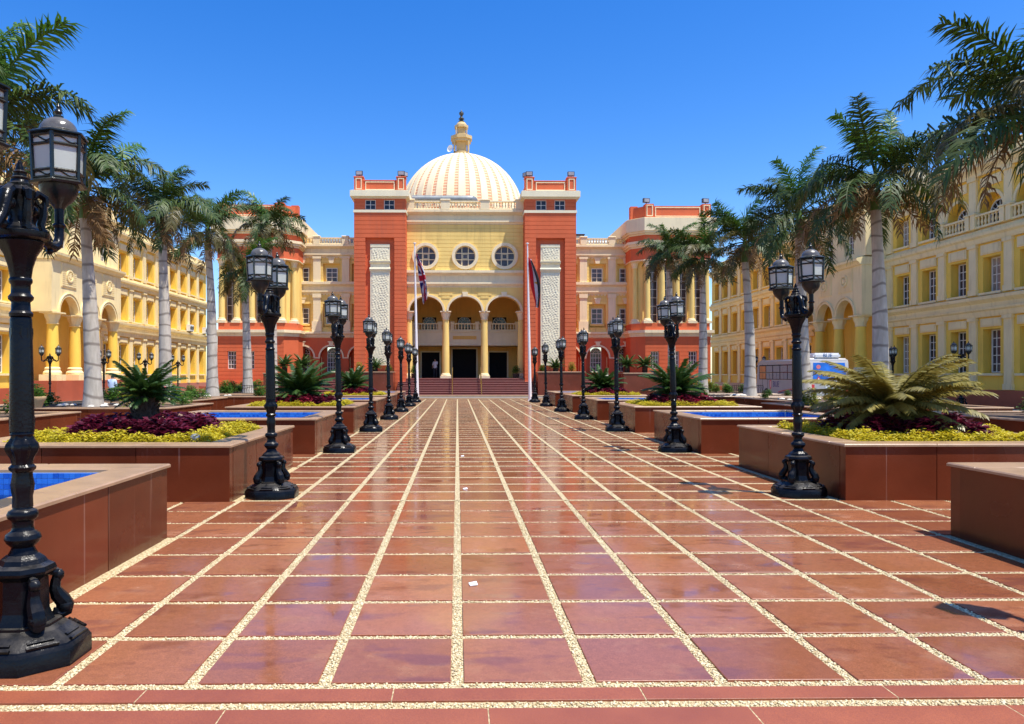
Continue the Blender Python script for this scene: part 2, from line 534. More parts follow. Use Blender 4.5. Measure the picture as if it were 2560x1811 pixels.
    def wall(self, x0, x1, z0, z1, y0, y1, holes=(), course=0.0, gr=0.03, gd=0.035, mi=0):
        zs = {z0, z1}
        for h in holes:
            for z in (h[2], h[3]):
                if z0 < z < z1:
                    zs.add(z)
        bands = []
        if course:
            n = max(1, round((z1 - z0) / course)); st = (z1 - z0) / n
            for i in range(n):
                zs.add(z0 + st * i)
                if i:
                    zs.add(z0 + st * i + gr)
        zl = sorted(zs)
        for a, b in zip(zl[:-1], zl[1:]):
            if b - a < 1e-4:
                continue
            mid = (a + b) / 2
            g = False
            if course:
                k = (mid - z0) / st
                g = (k - math.floor(k)) * st < gr and k > 1
            iv = [(x0, x1)]
            for h in holes:
                if h[2] < mid < h[3]:
                    ni = []
                    for p, q in iv:
                        if h[1] <= p or h[0] >= q:
                            ni.append((p, q)); continue
                        if h[0] > p: ni.append((p, h[0]))
                        if h[1] < q: ni.append((h[1], q))
                    iv = ni
            for p, q in iv:
                self.box(p, q, y0 + (gd if g else 0), y1, a, b, mi)

    def arch_wall(self, cx, rx, rz, zs, x0, x1, z1, y0, y1, n=20, mi=0):
        ang = {PI * i / n for i in range(n + 1)}
        ang.add(math.atan2(z1 - zs, x1 - cx)); ang.add(math.atan2(z1 - zs, x0 - cx))
        ang = sorted(ang)
        A = []; B = []
        for a in ang:
            c, s = math.cos(a), math.sin(a)
            k = 1.0 / math.sqrt((c / rx) ** 2 + (s / rz) ** 2)
            A.append((cx + k * c, zs + k * s))
            t = 1e9
            if c > 1e-9: t = min(t, (x1 - cx) / c)
            if c < -1e-9: t = min(t, (x0 - cx) / c)
            if s > 1e-9: t = min(t, (z1 - zs) / s)
            B.append((cx + t * c, zs + t * s))
        m = len(ang)
        V = [(x, y0, z) for x, z in A] + [(x, y0, z) for x, z in B] + [(x, y1, z) for x, z in A] + [(x, y1, z) for x, z in B]
        F = []
        for i in range(m - 1):
            F.append((i, m + i, m + i + 1, i + 1))
            F.append((2 * m + i + 1, 3 * m + i + 1, 3 * m + i, 2 * m + i))
            F.append((i + 1, 2 * m + i + 1, 2 * m + i, i))
            F.append((m + i, 3 * m + i, 3 * m + i + 1, m + i + 1))
        F.append((0, 2 * m, 3 * m, m)); F.append((m - 1, 2 * m - 1, 4 * m - 1, 3 * m - 1))
        self.add(V, F, mi)

    def arch_ring(self, cx, zs, rx, rz, t, y0, y1, n=20, mi=0, a0=0.0, a1=PI):
        V = []; F = []
        for i in range(n + 1):
            a = a0 + (a1 - a0) * i / n
            c, s = math.cos(a), math.sin(a)
            for (k, y) in ((0, y0), (t, y0), (t, y1), (0, y1)):
                V.append((cx + (rx + k) * c, y, zs + (rz + k) * s))
        for i in range(n):
            for j in range(4):
                k = (j + 1) % 4
                F.append((4 * i + j, 4 * i + k, 4 * (i + 1) + k, 4 * (i + 1) + j))
        if abs(a1 - a0 - 2 * PI) > 1e-4:
            F.append((3, 2, 1, 0)); F.append((4 * n, 4 * n + 1, 4 * n + 2, 4 * n + 3))
        self.add(V, F, mi)

    def disc_panel(self, poly, y0, y1, mi=0):
        # polygon in xz extruded along y
        n = len(poly)
        V = [(x, y0, z) for x, z in poly] + [(x, y1, z) for x, z in poly]
        F = [tuple(range(n)), tuple(reversed(range(n, 2 * n)))]
        for i in range(n):
            j = (i + 1) % n
            F.append((j, i, n + i, n + j))
        self.add(V, F, mi)

    def mesh(self, name, mats, fix=True, sharp=40):
        me = bpy.data.meshes.new(name)
        me.from_pydata(self.v, [], self.f)
        if isinstance(mats, str):
            mats = [mats]
        for k in mats:
            me.materials.append(M[k])
        me.polygons.foreach_set('material_index', self.m)
        me.polygons.foreach_set('use_smooth', self.s)
        if fix:
            bm = bmesh.new(); bm.from_mesh(me)
            bmesh.ops.recalc_face_normals(bm, faces=bm.faces)
            bm.to_mesh(me); bm.free()
        if any(self.s):
            me.set_sharp_from_angle(angle=R(sharp))
        me.update()
        return me

    def build(self, name, mats, parent=None, loc=None, rot=None, fix=True, sharp=40):
        return obj(name, self.mesh(name, mats, fix, sharp), parent, loc, rot)

def obj(name, me, parent=None, loc=None, rot=None, scale=None):
    o = bpy.data.objects.new(name, me)
    col.objects.link(o)
    if parent is not None:
        o.parent = parent
    if loc is not None: o.location = loc
    if rot is not None: o.rotation_euler = rot
    if scale is not None: o.scale = (scale,) * 3 if isinstance(scale, (int, float)) else scale
    return o

def tag(o, label=None, cat=None, group=None, kind=None):
    if label: o['label'] = label
    if cat: o['category'] = cat
    if group: o['group'] = group
    if kind: o['kind'] = kind
    return o

def thing(name, label, cat, loc=(0, 0, 0), rz=0.0, group=None):
    o = bpy.data.objects.new(name, None)
    col.objects.link(o)
    o.empty_display_size = 0.2
    o.location = loc
    o.rotation_euler = (0, 0, rz)
    return tag(o, label, cat, group)

def copy_tree(o, parent=None):
    c = o.copy()
    col.objects.link(c)
    c.parent = parent
    for ch in list(o.children):
        copy_tree(ch, c)
    return c

ORD = ['first', 'second', 'third', 'fourth', 'fifth', 'sixth', 'seventh', 'eighth', 'ninth', 'tenth']
AX = 1.0575            # axis of the plaza

# ------------------------------------------------------------------ ground, roads, plaza
def structure(name, mb, mat):
    return tag(mb.build(name, mat), kind='structure')

b = MB(); b.box(-600, 600, -300, 900, -0.6, -0.05); structure('ground', b, 'ground')
b = MB(); b.box(-40, 42, 49.9, 56.4, -0.045, -0.02); structure('cross_road', b, 'asphalt')
b = MB(); b.box(-25.3, -15.0, -8, 49.8, -0.045, -0.012); structure('side_road', b, 'paver')
b = MB(); b.box(17.1, 27.0, -8, 49.8, -0.045, -0.012); structure('bus_road', b, 'asphalt')
b = MB()
b.cbox(-14.95, 17.05, 49.25, 49.6, -0.045, 0.10, 0.02)
b.cbox(-12.0, 13.4, 56.45, 57.1, -0.045, 0.07, 0.02)
structure('kerb', b, 'coping')

b = MB(); b.box(-14.9, 17.0, -8, 49.2, -0.045, 0.008)
plaza = structure('plaza', b, 'pebble_bed')

def blocks():
    out = []
    for i in range(7):
        out.append((3.80 + 5.62 * i, 3.80 + 5.62 * i + 3.6, 'pool' if i % 2 == 0 else 'planter'))
    return out
BL = blocks()
XL_EDGE, XR_EDGE, BW = -2.92, 5.04, 3.6

def occupied(x, y):
    for y0, y1, k in BL:
        if y0 - 0.02 < y < y1 + 0.02:
            if XL_EDGE - BW - 0.02 < x < XL_EDGE + 0.02 or XR_EDGE - 0.02 < x < XR_EDGE + BW + 0.02:
                return True
    return x < -9.3 or x > 11.4

tm = MB(); tm.cbox(-0.3165, 0.3165, -0.3165, 0.3165, -0.01, 0.02, 0.0025, 0, 1)
tile_me = tm.mesh('tile', ['granite_tile', 'granite_border'])
cells = []
for j in range(64):
    for i in range(-14, 17):
        x, y = TS * (i + 0.5), 3.85 + TS * (j + 0.5)
        if not occupied(x, y):
            cells.append((x, y))
def vis_size(c):
    x, y = c
    px = 512 + 731 * (x / y) - 45
    if px < -70 or px > 1100:
        return 1e9
    return y
cells.sort(key=vis_size)
rest = MB()
for k, (x, y) in enumerate(cells):
    if k < 300 and vis_size((x, y)) < 1e8:
        o = obj('tile', tile_me, plaza, (x, y, random.uniform(-0.002, 0.002)))
        o.rotation_euler = (random.gauss(0, 0.0012), random.gauss(0, 0.0012), 0)
    else:
        dz = random.uniform(-0.002, 0.002)
        rest.cbox(x - 0.3165, x + 0.3165, y - 0.3165, y + 0.3165, -0.01 + dz, 0.02 + dz, 0.0025, 0, 1)
tag(rest.build('tile_field', ['granite_tile', 'granite_border'], plaza), kind='stuff')
# border slabs in front of the grid
for (ya, yb, off) in ((3.662, 3.805, 0.35), (2.75, 3.572, 0.83), (1.9, 2.742, 0.1), (1.05, 1.892, 0.6), (0.2, 1.042, 0.3)):
    x = -5.8 + off
    me = MB(); me.cbox(0.003, 1.277, ya, yb, -0.01, 0.02, 0.001); me.box(1.277, 1.283, ya + 0.001, yb - 0.001, -0.01, 0.019, 1)
    mm = me.mesh('border_slab', ['granite_border', 'pebble_bed'])
    while x < 8.5:
        obj('border_slab', mm, plaza, (x, 0, random.uniform(-0.001, 0.001)))
        x += 1.28
b = MB(); b.cbox(-9.3, 11.4, -7.9, 0.19, -0.01, 0.018, 0.01); b.build('forecourt_slab', 'granite_border', plaza)

# pebbles in the strips near the viewer
def pebbles():
    rng = np.random.default_rng(3)
    pts = []
    def strip(x0, x1, y0, y1, dens):
        n = int((x1 - x0) * (y1 - y0) * dens)
        if n <= 0: return
        pts.append(np.stack([rng.uniform(x0, x1, n), rng.uniform(y0, y1, n)], 1))
    w = 0.029
    for i in range(-14, 17):
        for j in range(0, 12):
            ya = 3.85 + TS * j
            if occupied(TS * i, ya + 0.35): continue
            lim = 1.55 * (ya + 0.7) + 0.5
            if abs(TS * i - 0.1 * ya) > lim * 0.62: continue
            strip(TS * i - w, TS * i + w, ya, ya + TS, 8200 if j < 5 else 5200)
    for j in range(0, 13):
        ya = 3.85 + TS * j
        for i in range(-14, 17):
            if occupied(TS * (i + 0.5), ya): continue
            if abs(TS * i - 0.1 * ya) > 0.62 * (1.55 * (ya + 0.7) + 0.5): continue
            strip(TS * i + w, TS * (i + 1) - w, ya - w, ya + w, 8200 if j < 5 else 5200)
    strip(-4.2, 5.2, 3.586, 3.648, 8000)
    P = np.concatenate(pts)
    n = len(P)
    t = (1 + 5 ** 0.5) / 2
    ico = np.array([(-1, t, 0), (1, t, 0), (-1, -t, 0), (1, -t, 0), (0, -1, t), (0, 1, t), (0, -1, -t), (0, 1, -t), (t, 0, -1), (t, 0, 1), (-t, 0, -1), (-t, 0, 1)], float)
    ico /= np.linalg.norm(ico[0])
    fc = np.array([(0, 11, 5), (0, 5, 1), (0, 1, 7), (0, 7, 10), (0, 10, 11), (1, 5, 9), (5, 11, 4), (11, 10, 2), (10, 7, 6), (7, 1, 8), (3, 9, 4), (3, 4, 2), (3, 2, 6), (3, 6, 8), (3, 8, 9), (4, 9, 5), (2, 4, 11), (6, 2, 10), (8, 6, 7), (9, 8, 1)])
    s = rng.uniform(0.0045, 0.0088, (n, 1, 1)) * np.stack([rng.uniform(0.8, 1.5, n), rng.uniform(0.8, 1.2, n), rng.uniform(0.6, 0.9, n)], 1)[:, None, :]
    V = ico[None] * s
    a = rng.uniform(0, PI, n); ca, sa = np.cos(a)[:, None], np.sin(a)[:, None]
    X = V[:, :, 0] * ca - V[:, :, 1] * sa
    Y = V[:, :, 0] * sa + V[:, :, 1] * ca
    Z = V[:, :, 2]
    X += P[:, 0:1]; Y += P[:, 1:2]; Z += rng.uniform(0.007, 0.014, n)[:, None]
    verts = np.stack([X, Y, Z], 2).reshape(-1, 3)
    faces = (fc[None] + (np.arange(n) * 12)[:, None, None]).reshape(-1, 3)
    me = bpy.data.meshes.new('pebbles')
    me.vertices.add(len(verts)); me.vertices.foreach_set('co', verts.astype(np.float32).ravel())
    me.loops.add(len(faces) * 3); me.loops.foreach_set('vertex_index', faces.astype(np.int32).ravel())
    me.polygons.add(len(faces))
    me.polygons.foreach_set('loop_start', np.arange(0, len(faces) * 3, 3, dtype=np.int32))
    me.polygons.foreach_set('use_smooth', np.ones(len(faces), bool))
    me.materials.append(M['pebble'])
    me.update(); me.validate()
    tag(obj('pebbles', me, plaza), kind='stuff')
    print('pebbles', n)
pebbles()

# farther strips: the packed pebbles stand a little proud of the slabs
fs = MB()
for j in range(8, 64):
    ya = 3.85 + TS * j
    for i in range(-13, 17):
        x = TS * i
        h = 0.027 if j > 12 else 0.021
        if not occupied(x, ya + 0.35) and not occupied(x - 0.1, ya + 0.35):
            fs.box(x - 0.033, x + 0.033, ya, ya + TS, 0.0, h)
        if not occupied(x + 0.35, ya):
            fs.box(x + 0.035, x + TS - 0.035, ya - 0.033, ya + 0.033, 0.0, h)
tag(fs.build('pebble_strips', 'pebble_bed', plaza), kind='stuff')

# ------------------------------------------------------------------ windows (shared meshes)
_wc = {}
def window(root, x, y, z, w, h, nx=2, nz=3, arch=False, glass='curtain_glass', name='window'):
    key = (w, h, nx, nz, arch, glass)
    if key not in _wc:
        t = 0.055; f = MB()
        f.box(-w / 2, -w / 2 + t, -0.05, 0.05, 0, h)
        f.box(w / 2 - t, w / 2, -0.05, 0.05, 0, h)
        f.box(-w / 2 + t, w / 2 - t, -0.05, 0.05, 0, t)
        f.box(-w / 2 + t, w / 2 - t, -0.05, 0.05, h - t, h)
        for i in range(1, nx):
            a = -w / 2 + w * i / nx
            f.box(a - 0.02, a + 0.02, -0.035, 0.035, t, h - t)
        for i in range(1, nz):
            a = h * i / nz
            f.box(-w / 2 + t, w / 2 - t, -0.03, 0.03, a - 0.02, a + 0.02)
        g = MB()
        if arch:
            r = w / 2
            f.arch_ring(0, h, r - t, r - t, t, -0.05, 0.05, 14)
            f.arch_ring(0, h, r * 0.42, r * 0.42, 0.035, -0.03, 0.03, 10)
            for i in range(1, 6):
                a = PI * i / 6
                c, s = math.cos(a), math.sin(a)
                p0 = (r * 0.42 * c, 0, h + r * 0.42 * s); p1 = ((r - t) * c, 0, h + (r - t) * s)
                f.tube([p0, p1], 0.022, 4, smooth=False)
            g.disc_panel([(-w / 2 + 0.02, 0.02), (w / 2 - 0.02, 0.02)] + [((r - 0.02) * math.cos(PI * i / 14), h + (r - 0.02) * math.sin(PI * i / 14)) for i in range(15)], 0.0, 0.012)
        else:
            g.box(-w / 2 + 0.02, w / 2 - 0.02, 0.0, 0.012, 0.02, h - 0.02)
        _wc[key] = (f.mesh('window', 'frame_white'), g.mesh('pane', glass))
    fm, gm = _wc[key]
    o = obj(name, fm, root, (x, y, z))
    obj('pane', gm, o)
    return o

def balusters(mb, x0, x1, y, z0, h, st=0.24, mi=0, n=6):
    k = max(1, int((x1 - x0) / st)); d = (x1 - x0) / k
    for i in range(k):
        x = x0 + d * (i + 0.5)
        mb.lathe([(0.06, z0), (0.06, z0 + 0.07 * h), (0.035, z0 + 0.12 * h), (0.075, z0 + 0.38 * h), (0.032, z0 + 0.75 * h), (0.06, z0 + 0.9 * h), (0.06, z0 + h)], n, x, y, mi=mi, cap=False)

def balustrade(root, x0, x1, y, z0, h, peds, mat='cream', pw=0.5, th=0.24, name='balustrade'):
    b = MB()
    ps = sorted(peds)
    b.box(x0, x1, y - th / 2, y + th / 2, z0, z0 + 0.1)
    b.box(x0, x1, y - th / 2 - 0.02, y + th / 2 + 0.02, z0 + h - 0.1, z0 + h)
    edges = [x0] + [e for p in ps for e in (p - pw / 2, p + pw / 2)] + [x1]
    for a, c in zip(edges[0::2], edges[1::2]):
        if c - a > 0.3:
            balusters(b, a, c, y, z0 + 0.1, h - 0.2)
    o = b.build(name, mat, root)
    for p in ps:
        q = MB()
        q.box(p - pw / 2, p + pw / 2, y - th / 2 - 0.07, y + th / 2 + 0.07, z0 + 0.003, z0 + h + 0.04)
        q.cbox(p - pw / 2 - 0.05, p + pw / 2 + 0.05, y - th / 2 - 0.12, y + th / 2 + 0.12, z0 + h + 0.04, z0 + h + 0.14, 0.03)
        q.build('pedestal', mat, o)
    return o

def column_mesh(h, r, base, cap, key, mats=('yellow', 'cream')):
    b = MB()
    b.box(-r * 1.5, r * 1.5, -r * 1.5, r * 1.5, 0, base * 0.45, 1)
    b.lathe([(r * 1.45, base * 0.45), (r * 1.48, base * 0.6), (r * 1.2, base * 0.75), (r * 1.25, base * 0.9), (r * 1.03, base)], 20, mi=1)
    prof = [(r * 1.03, base), (r * 1.02, base + (h - base - cap) * 0.35), (r * 0.86, h - cap)]
    b.lathe(prof, 20, mi=0)
    b.lathe([(r * 0.86, h - cap), (r * 1.0, h - cap + 0.03), (r * 1.0, h - cap + 0.07), (r * 0.88, h - cap + 0.08)], 20, mi=1)
    b.lathe([(r * 0.88, h - cap + 0.08), (r * 1.0, h - cap * 0.6), (r * 1.15, h - cap * 0.45), (r * 1.25, h - cap * 0.2), (r * 1.5, h - cap * 0.12)], 24, mi=1,
            mod=lambda k, a: 0.07 * math.cos(8 * a) if 0 < k < 4 else 0)
    b.box(-r * 1.5, r * 1.5, -r * 1.5, r * 1.5, h - cap * 0.12, h, 1)
    return b.mesh('column', list(mats))

def floodlight(root_name, label, loc, rz, group):
    t = thing(root_name, label, 'floodlight', loc, rz, group)
    b = MB(); b.box(-0.03, 0.03, -0.03, 0.03, 0, 0.2); b.box(-0.22, 0.22, -0.02, 0.02, 0.15, 0.19)
    b.build('bracket', 'flood_black', t)
    b = MB(); b.box(-0.28, 0.28, -0.12, 0.12, 0.16, 0.52); b.build('housing', 'flood_black', t)
    b = MB(); b.box(-0.23, 0.23, -0.14, -0.122, 0.2, 0.48); b.build('lens', 'flood_glass', t)
    return t
# ------------------------------------------------------------------ the domed main building
FLOOR = 1.38
hall = thing('domed_hall', 'yellow and red main building with cream dome, twin towers and columned arches', 'building', (0.65, 61.0, 0))

# central wall
W = 4.85
b = MB()
CIR = [(-3.3, 11.57), (0.0, 11.57), (3.3, 11.57)]
sq = 0.98
b.wall(-W, W, 10.36, 14.2, 0, 0.6, [(cx - sq, cx + sq, cz - sq, cz + sq) for cx, cz in CIR], course=0.32)
for cx, cz in CIR:
    for half in (0, 1):
        n = 16; V = []; F = []
        for i in range(n + 1):
            a = PI * half + PI * i / n
            c, s = math.cos(a), math.sin(a)
            t = min(sq / abs(c) if abs(c) > 1e-6 else 9, sq / abs(s) if abs(s) > 1e-6 else 9)
            V += [(cx + 0.86 * c, 0.001, cz + 0.86 * s), (cx + t * c, 0.001, cz + t * s), (cx + 0.86 * c, 0.6, cz + 0.86 * s)]
        for i in range(n):
            F += [(3 * i, 3 * i + 1, 3 * i + 4, 3 * i + 3), (3 * i, 3 * i + 3, 3 * i + 5, 3 * i + 2)]
        b.add(V, F)
b.build('wall', 'yellow', hall)
for cx, cz in CIR:
    f = MB()
    f.arch_ring(cx, cz, 0.86, 0.86, 0.25, -0.16, 0.10, 40, a1=2 * PI)
    f.arch_ring(cx, cz, 0.80, 0.80, 0.07, 0.12, 0.24, 40, a1=2 * PI)
    for d in (-0.27, 0.27):
        L = math.sqrt(0.82 ** 2 - d * d)
        f.box(cx + d - 0.03, cx + d + 0.03, 0.15, 0.21, cz - L, cz + L)
        f.box(cx - L, cx + L, 0.147, 0.207, cz + d - 0.03, cz + d + 0.03)
    f.arch_ring(cx, cz, 0.24, 0.24, 0.05, 0.14, 0.2, 4, a0=PI / 4, a1=2 * PI + PI / 4)
    o = f.build('round_window', 'cream', hall)
    g = MB(); g.disc_panel([(cx + 0.84 * math.cos(2 * PI * i / 32), cz + 0.84 * math.sin(2 * PI * i / 32)) for i in range(32)], 0.22, 0.235)
    g.build('pane', 'curtain_glass', o)
b = MB()
b.box(-W, W, 0.03, 0.6, 8.96, 10.36)
b.box(-W, W, 0.03, 0.6, 14.2, 15.38)
b.cornice(-W, W, 0.03, [(0.06, 9.95), (0.10, 10.0), (0.30, 10.12), (0.34, 10.16), (0.34, 10.36), (0.05, 10.4)])
b.cornice(-W, W, 0.03, [(0.05, 9.08), (0.16, 9.2), (0.20, 9.24), (0.20, 9.38), (0.03, 9.42)])
b.dentils(-W, W, 0.03, 0.06, 8.98, 9.07, 0.1, 0.1)
b.cornice(-W, W, 0.03, [(0.04, 14.22), (0.14, 14.36), (0.22, 14.4), (0.22, 14.55), (0.05, 14.6)])
b.dentils(-W, W, 0.03, 0.09, 14.22, 14.34, 0.1, 0.1)
b.cornice(-W, W, 0.03, [(0.06, 15.0), (0.3, 15.16), (0.38, 15.2), (0.38, 15.40), (0.0, 15.42)])
b.build('cornice', 'cream', hall)
balustrade(hall, -W, W, -0.12, 15.42, 0.72, [-4.6, -1.65, 1.65, 4.6], pw=0.75)

# arcade of three tall arches
b = MB()
for cx in (-3.25, 0.0, 3.25):
    x0 = -W if cx < -1 else cx - 1.625
    x1 = W if cx > 1 else cx + 1.625
    b.arch_wall(cx, 1.40, 1.22, 7.0, x0, x1, 8.96, 0.02, 1.0)
b.build('arcade_wall', 'yellow', hall)
for cx in (-3.25, 0.0, 3.25):
    q = MB(); q.arch_ring(cx, 7.0, 1.395, 1.215, 0.17, -0.06, 0.3, 24)
    o = q.build('archivolt', 'cream', hall)
    q = MB(); q.disc_panel([(cx - 0.17, 8.2), (cx + 0.17, 8.2), (cx + 0.25, 8.58), (cx - 0.25, 8.58)], -0.14, 0.05)
    q.build('keystone', 'cream', o)
for cx in (-1.625, 1.625):
    for k, zz in enumerate((8.05, 8.3, 8.55)):
        w = 0.35 + 0.22 * k
        q = MB(); q.box(cx - w, cx + w, -0.012, 0.03, zz, zz + 0.19)
        q.build('spandrel_block', 'yellow', hall)
cm = column_mesh(7.0 - FLOOR, 0.30, 0.42, 0.72, 'hall')
for cx in (-4.72, -1.625, 1.625, 4.72):
    obj('column', cm, hall, (cx, 0.45, FLOOR))
# porch interior
b = MB()
b.box(-W - 0.1, -W, 0.6, 7.0, FLOOR, 9.2); b.box(W, W + 0.1, 0.6, 7.0, FLOOR, 9.2)
b.wall(-W, W, FLOOR, 9.2, 6.6, 7.0, [(-3.95, -2.3, FLOOR, 3.75), (-1.1, 1.1, FLOOR, 4.05), (2.3, 3.95, FLOOR, 3.75), (-3.9, -2.6, 5.7, 7.0), (-0.65, 0.65, 5.7, 7.0), (2.6, 3.9, 5.7, 7.0)])
b.build('porch_wall', 'gold_wall', hall)
b = MB(); b.box(-W, W, 7.02, 7.12, FLOOR, 9.2); b.build('dark_backing', 'dark_door', hall)  # dark sheet added to block outside light through door and window gaps
b = MB(); b.box(-W, W, 0.5, 6.7, 8.97, 9.2); b.build('porch_ceiling', 'gold_wall', hall)
b = MB(); b.box(-9.0, 9.0, -1.0, 6.9, 0.0, FLOOR); b.build('porch_floor', 'granite_step', hall)
b = MB(); b.box(-W, W, 3.9, 6.62, 4.25, 5.6); b.cornice(-W, W, 3.9, [(0.06, 5.45), (0.1, 5.5), (0.1, 5.6)], back=0.01)
b.cornice(-W, W, 3.9, [(0.0, 4.25), (0.06, 4.27), (0.06, 4.4), (0.0, 4.45)], back=0.01)
o = b.build('balcony', 'white_plaster', hall)
q = MB(); q.box(-1.05, 1.05, 3.86, 3.91, 4.82, 5.12); q.build('name_panel', 'gold_wall', o)
bal = balustrade(hall, -W, W, 4.0, 5.6, 0.66, [-2.2, 2.2, -W + 0.2, W - 0.2, -1.1, 1.1], mat='white_plaster', pw=0.3, th=0.16)
for cx, w, h in ((-3.125, 1.65, 2.37), (0, 2.2, 2.67), (3.125, 1.65, 2.37)):
    q = MB(); q.box(cx - w / 2, cx - 0.01, 6.9, 6.96, FLOOR, FLOOR + h); q.box(cx + 0.01, cx + w / 2, 6.9, 6.96, FLOOR, FLOOR + h)
    q.box(cx - w / 2 + 0.1, cx + w / 2 - 0.1, 6.87, 6.9, FLOOR + h * 0.78, FLOOR + h * 0.8)
    o = q.build('door', 'dark_door', hall)
    q = MB(); q.box(cx - w / 2 - 0.12, cx - w / 2, 6.54, 6.7, FLOOR, FLOOR + h + 0.12); q.box(cx + w / 2, cx + w / 2 + 0.12, 6.54, 6.7, FLOOR, FLOOR + h + 0.12)
    q.box(cx - w / 2, cx + w / 2, 6.54, 6.7, FLOOR + h, FLOOR + h + 0.12)
    q.build('door_frame', 'cream', o)
for cx in (-3.25, 0, 3.25):
    window(hall, cx, 6.75, 5.75, 1.2, 0.7, 2, 1, arch=True, glass='glass_dark')

# towers
def tower(side):
    x0, x1 = (-9.05, -4.86) if side < 0 else (4.86, 9.05)
    c = (x0 + x1) / 2
    yf, yb = -1.5, 5.0
    rw = 1.18
    b = MB()
    def course_box(xa, xb, ya, yb_, z0, z1, st=0.335):
        n = round((z1 - z0) / st); st = (z1 - z0) / n
        for i in range(n):
            za = z0 + st * i
            b.box(xa, xb, ya, yb_, za + 0.035, za + st)
            b.box(xa + 0.035, xb - 0.035, ya + 0.035, yb_ - 0.035, za, za + 0.035)
    course_box(x0, c - rw, yf, yb, 0.0, 13.1)
    course_box(c + rw, x1, yf, yb, 0.0, 13.1)
    b.box(c - rw, c + rw, yf + 0.32, yb, 0.0, 13.1)
    course_box(x0, x1, yf, yb, 13.1, 15.2)
    b.wall(x0, x1, 15.42, 16.35, yf, yb, [(c - 1.2, c - 0.33, 15.45, 16.28), (c + 0.33, c + 1.2, 15.45, 16.28)], course=0.31)
    t = b.build('tower', 'red_wall', hall)
    for d in (-0.765, 0.765):
        window(t, c + d, yf + 0.16, 15.45, 0.87, 0.83, 2, 2, glass='glass_dark')
    b = MB()
    b.box(x0 - 0.06, x1 + 0.06, yf - 0.06, yb, 15.2, 15.42)
    for (o, za, zb) in ((0.08, 16.35, 16.42), (0.18, 16.42, 16.5), (0.30, 16.5, 16.98), (0.22, 16.98, 17.02)):
        b.box(x0 - o, x1 + o, yf - o, yb + o, za, zb)
    b.build('tower_cornice', 'white_plaster', t)
    # parapet: wall between corner blocks, with raised cream frames
    b = MB()
    b.box(x0 + 0.12, x1 - 0.12, yf + 0.12, yf + 0.4, 17.02, 17.86)
    b.box(x0 + 0.12, x0 + 0.4, yf + 0.4, yb, 17.02, 17.86)
    b.box(x1 - 0.4, x1 - 0.12, yf + 0.4, yb, 17.02, 17.86)
    b.cbox(x0 + 0.06, x1 - 0.06, yf + 0.07, yf + 0.45, 17.86, 17.93, 0.02)
    for xa in (x0, x1 - 0.75):
        b.box(xa, xa + 0.75, yf, yf + 0.75, 17.02, 18.14)
        b.cbox(xa - 0.04, xa + 0.79, yf - 0.04, yf + 0.79, 18.14, 18.22, 0.02)
    p = b.build('tower_parapet', 'red_wall', t)
    b = MB()
    def frame(xa, xb, za, zb, y, w=0.07):
        b.box(xa, xb, y - 0.04, y + 0.01, za, za + w); b.box(xa, xb, y - 0.04, y + 0.01, zb - w, zb)
        b.box(xa, xa + w, y - 0.04, y + 0.01, za + w, zb - w); b.box(xb - w, xb, y - 0.04, y + 0.01, za + w, zb - w)
    frame(x0 + 0.13, x0 + 0.62, 17.12, 18.06, yf)
    frame(x1 - 0.62, x1 - 0.13, 17.12, 18.06, yf)
    frame(x0 + 0.9, x1 - 0.9, 17.10, 17.80, yf + 0.12)
    b.build('parapet_frame', 'cream', p)
    # white relief panel with rough carved stucco
    b = MB()
    pw = 0.79; y = yf + 0.16
    def rough(za, zb, seed):
        rg = random.Random(seed)
        nx = 26; nz = max(6, int((zb - za) / 0.06))
        V = []; F = []
        ph = [rg.uniform(0, 6) for _ in range(8)]
        for j in range(nz + 1):
            for i in range(nx + 1):
                u = i / nx; z = za + (zb - za) * j / nz
                x = c - pw + 0.09 + (2 * pw - 0.18) * u
                d = 0.55 * (0.02 * math.sin(26 * x + 15 * z + 2.2 * math.sin(5 * z + ph[0]) + ph[1]) + 0.018 * math.sin(31 * z - 13 * x + 2 * math.sin(7 * x + ph[2])) + rg.uniform(-0.022, 0.022))
                edge = min(i, nx - i, j, nz - j)
                V.append((x, y - 0.03 - (d if edge > 0 else -0.03), z))
        for j in range(nz):
            for i in range(nx):
                k = j * (nx + 1) + i
                F.append((k, k + 1, k + nx + 2, k + nx + 1))
        b.add(V, F, 0, True)
    b.box(c - pw, c + pw, y, yf + 0.33, 2.5, 12.6)
    rough(2.62, 10.2, 11 + side); rough(11.2, 12.3, 5 + side)
    for za in (2.5, 10.3, 11.0, 12.35):
        b.box(c - pw + 0.001, c + pw - 0.001, y - 0.05, y, za, za + (0.12 if za > 3 else 0.1))
    b.cornice(c - pw - 0.05, c + pw + 0.05, y, [(0.02, 10.32), (0.14, 10.45), (0.16, 10.6), (0.0, 10.66)])
    b.cornice(c - pw - 0.05, c + pw + 0.05, y, [(0.02, 10.95), (0.14, 11.05), (0.16, 11.18), (0.0, 11.22)])
    b.build('relief_panel', 'white_plaster', t, sharp=80)
    t.scale = (1, 1, 0.978)
    return c
for s in (-1, 1):
    tower(s)
i = 0
for (x, y, rz, txt) in ((-8.68, -1.1, 0.0, 'on the outer corner of the tower by the British flag'), (-5.25, -1.1, 0.0, 'on the inner corner of the tower by the British flag'), (-5.0, -0.85, 0.9, 'turned sideways on the tower by the British flag'),
                   (8.68, -1.1, 0.0, 'on the outer corner of the tower by the Egyptian flag'), (5.25, -1.1, 0.0, 'on the inner corner of the tower by the Egyptian flag'), (5.0, -0.85, -0.9, 'turned sideways on the tower by the Egyptian flag')):
    floodlight('floodlight', 'black floodlight ' + txt, (0.65 + x, 61 + y, 18.22 * 0.978), rz, 'floodlights on the rooftops')

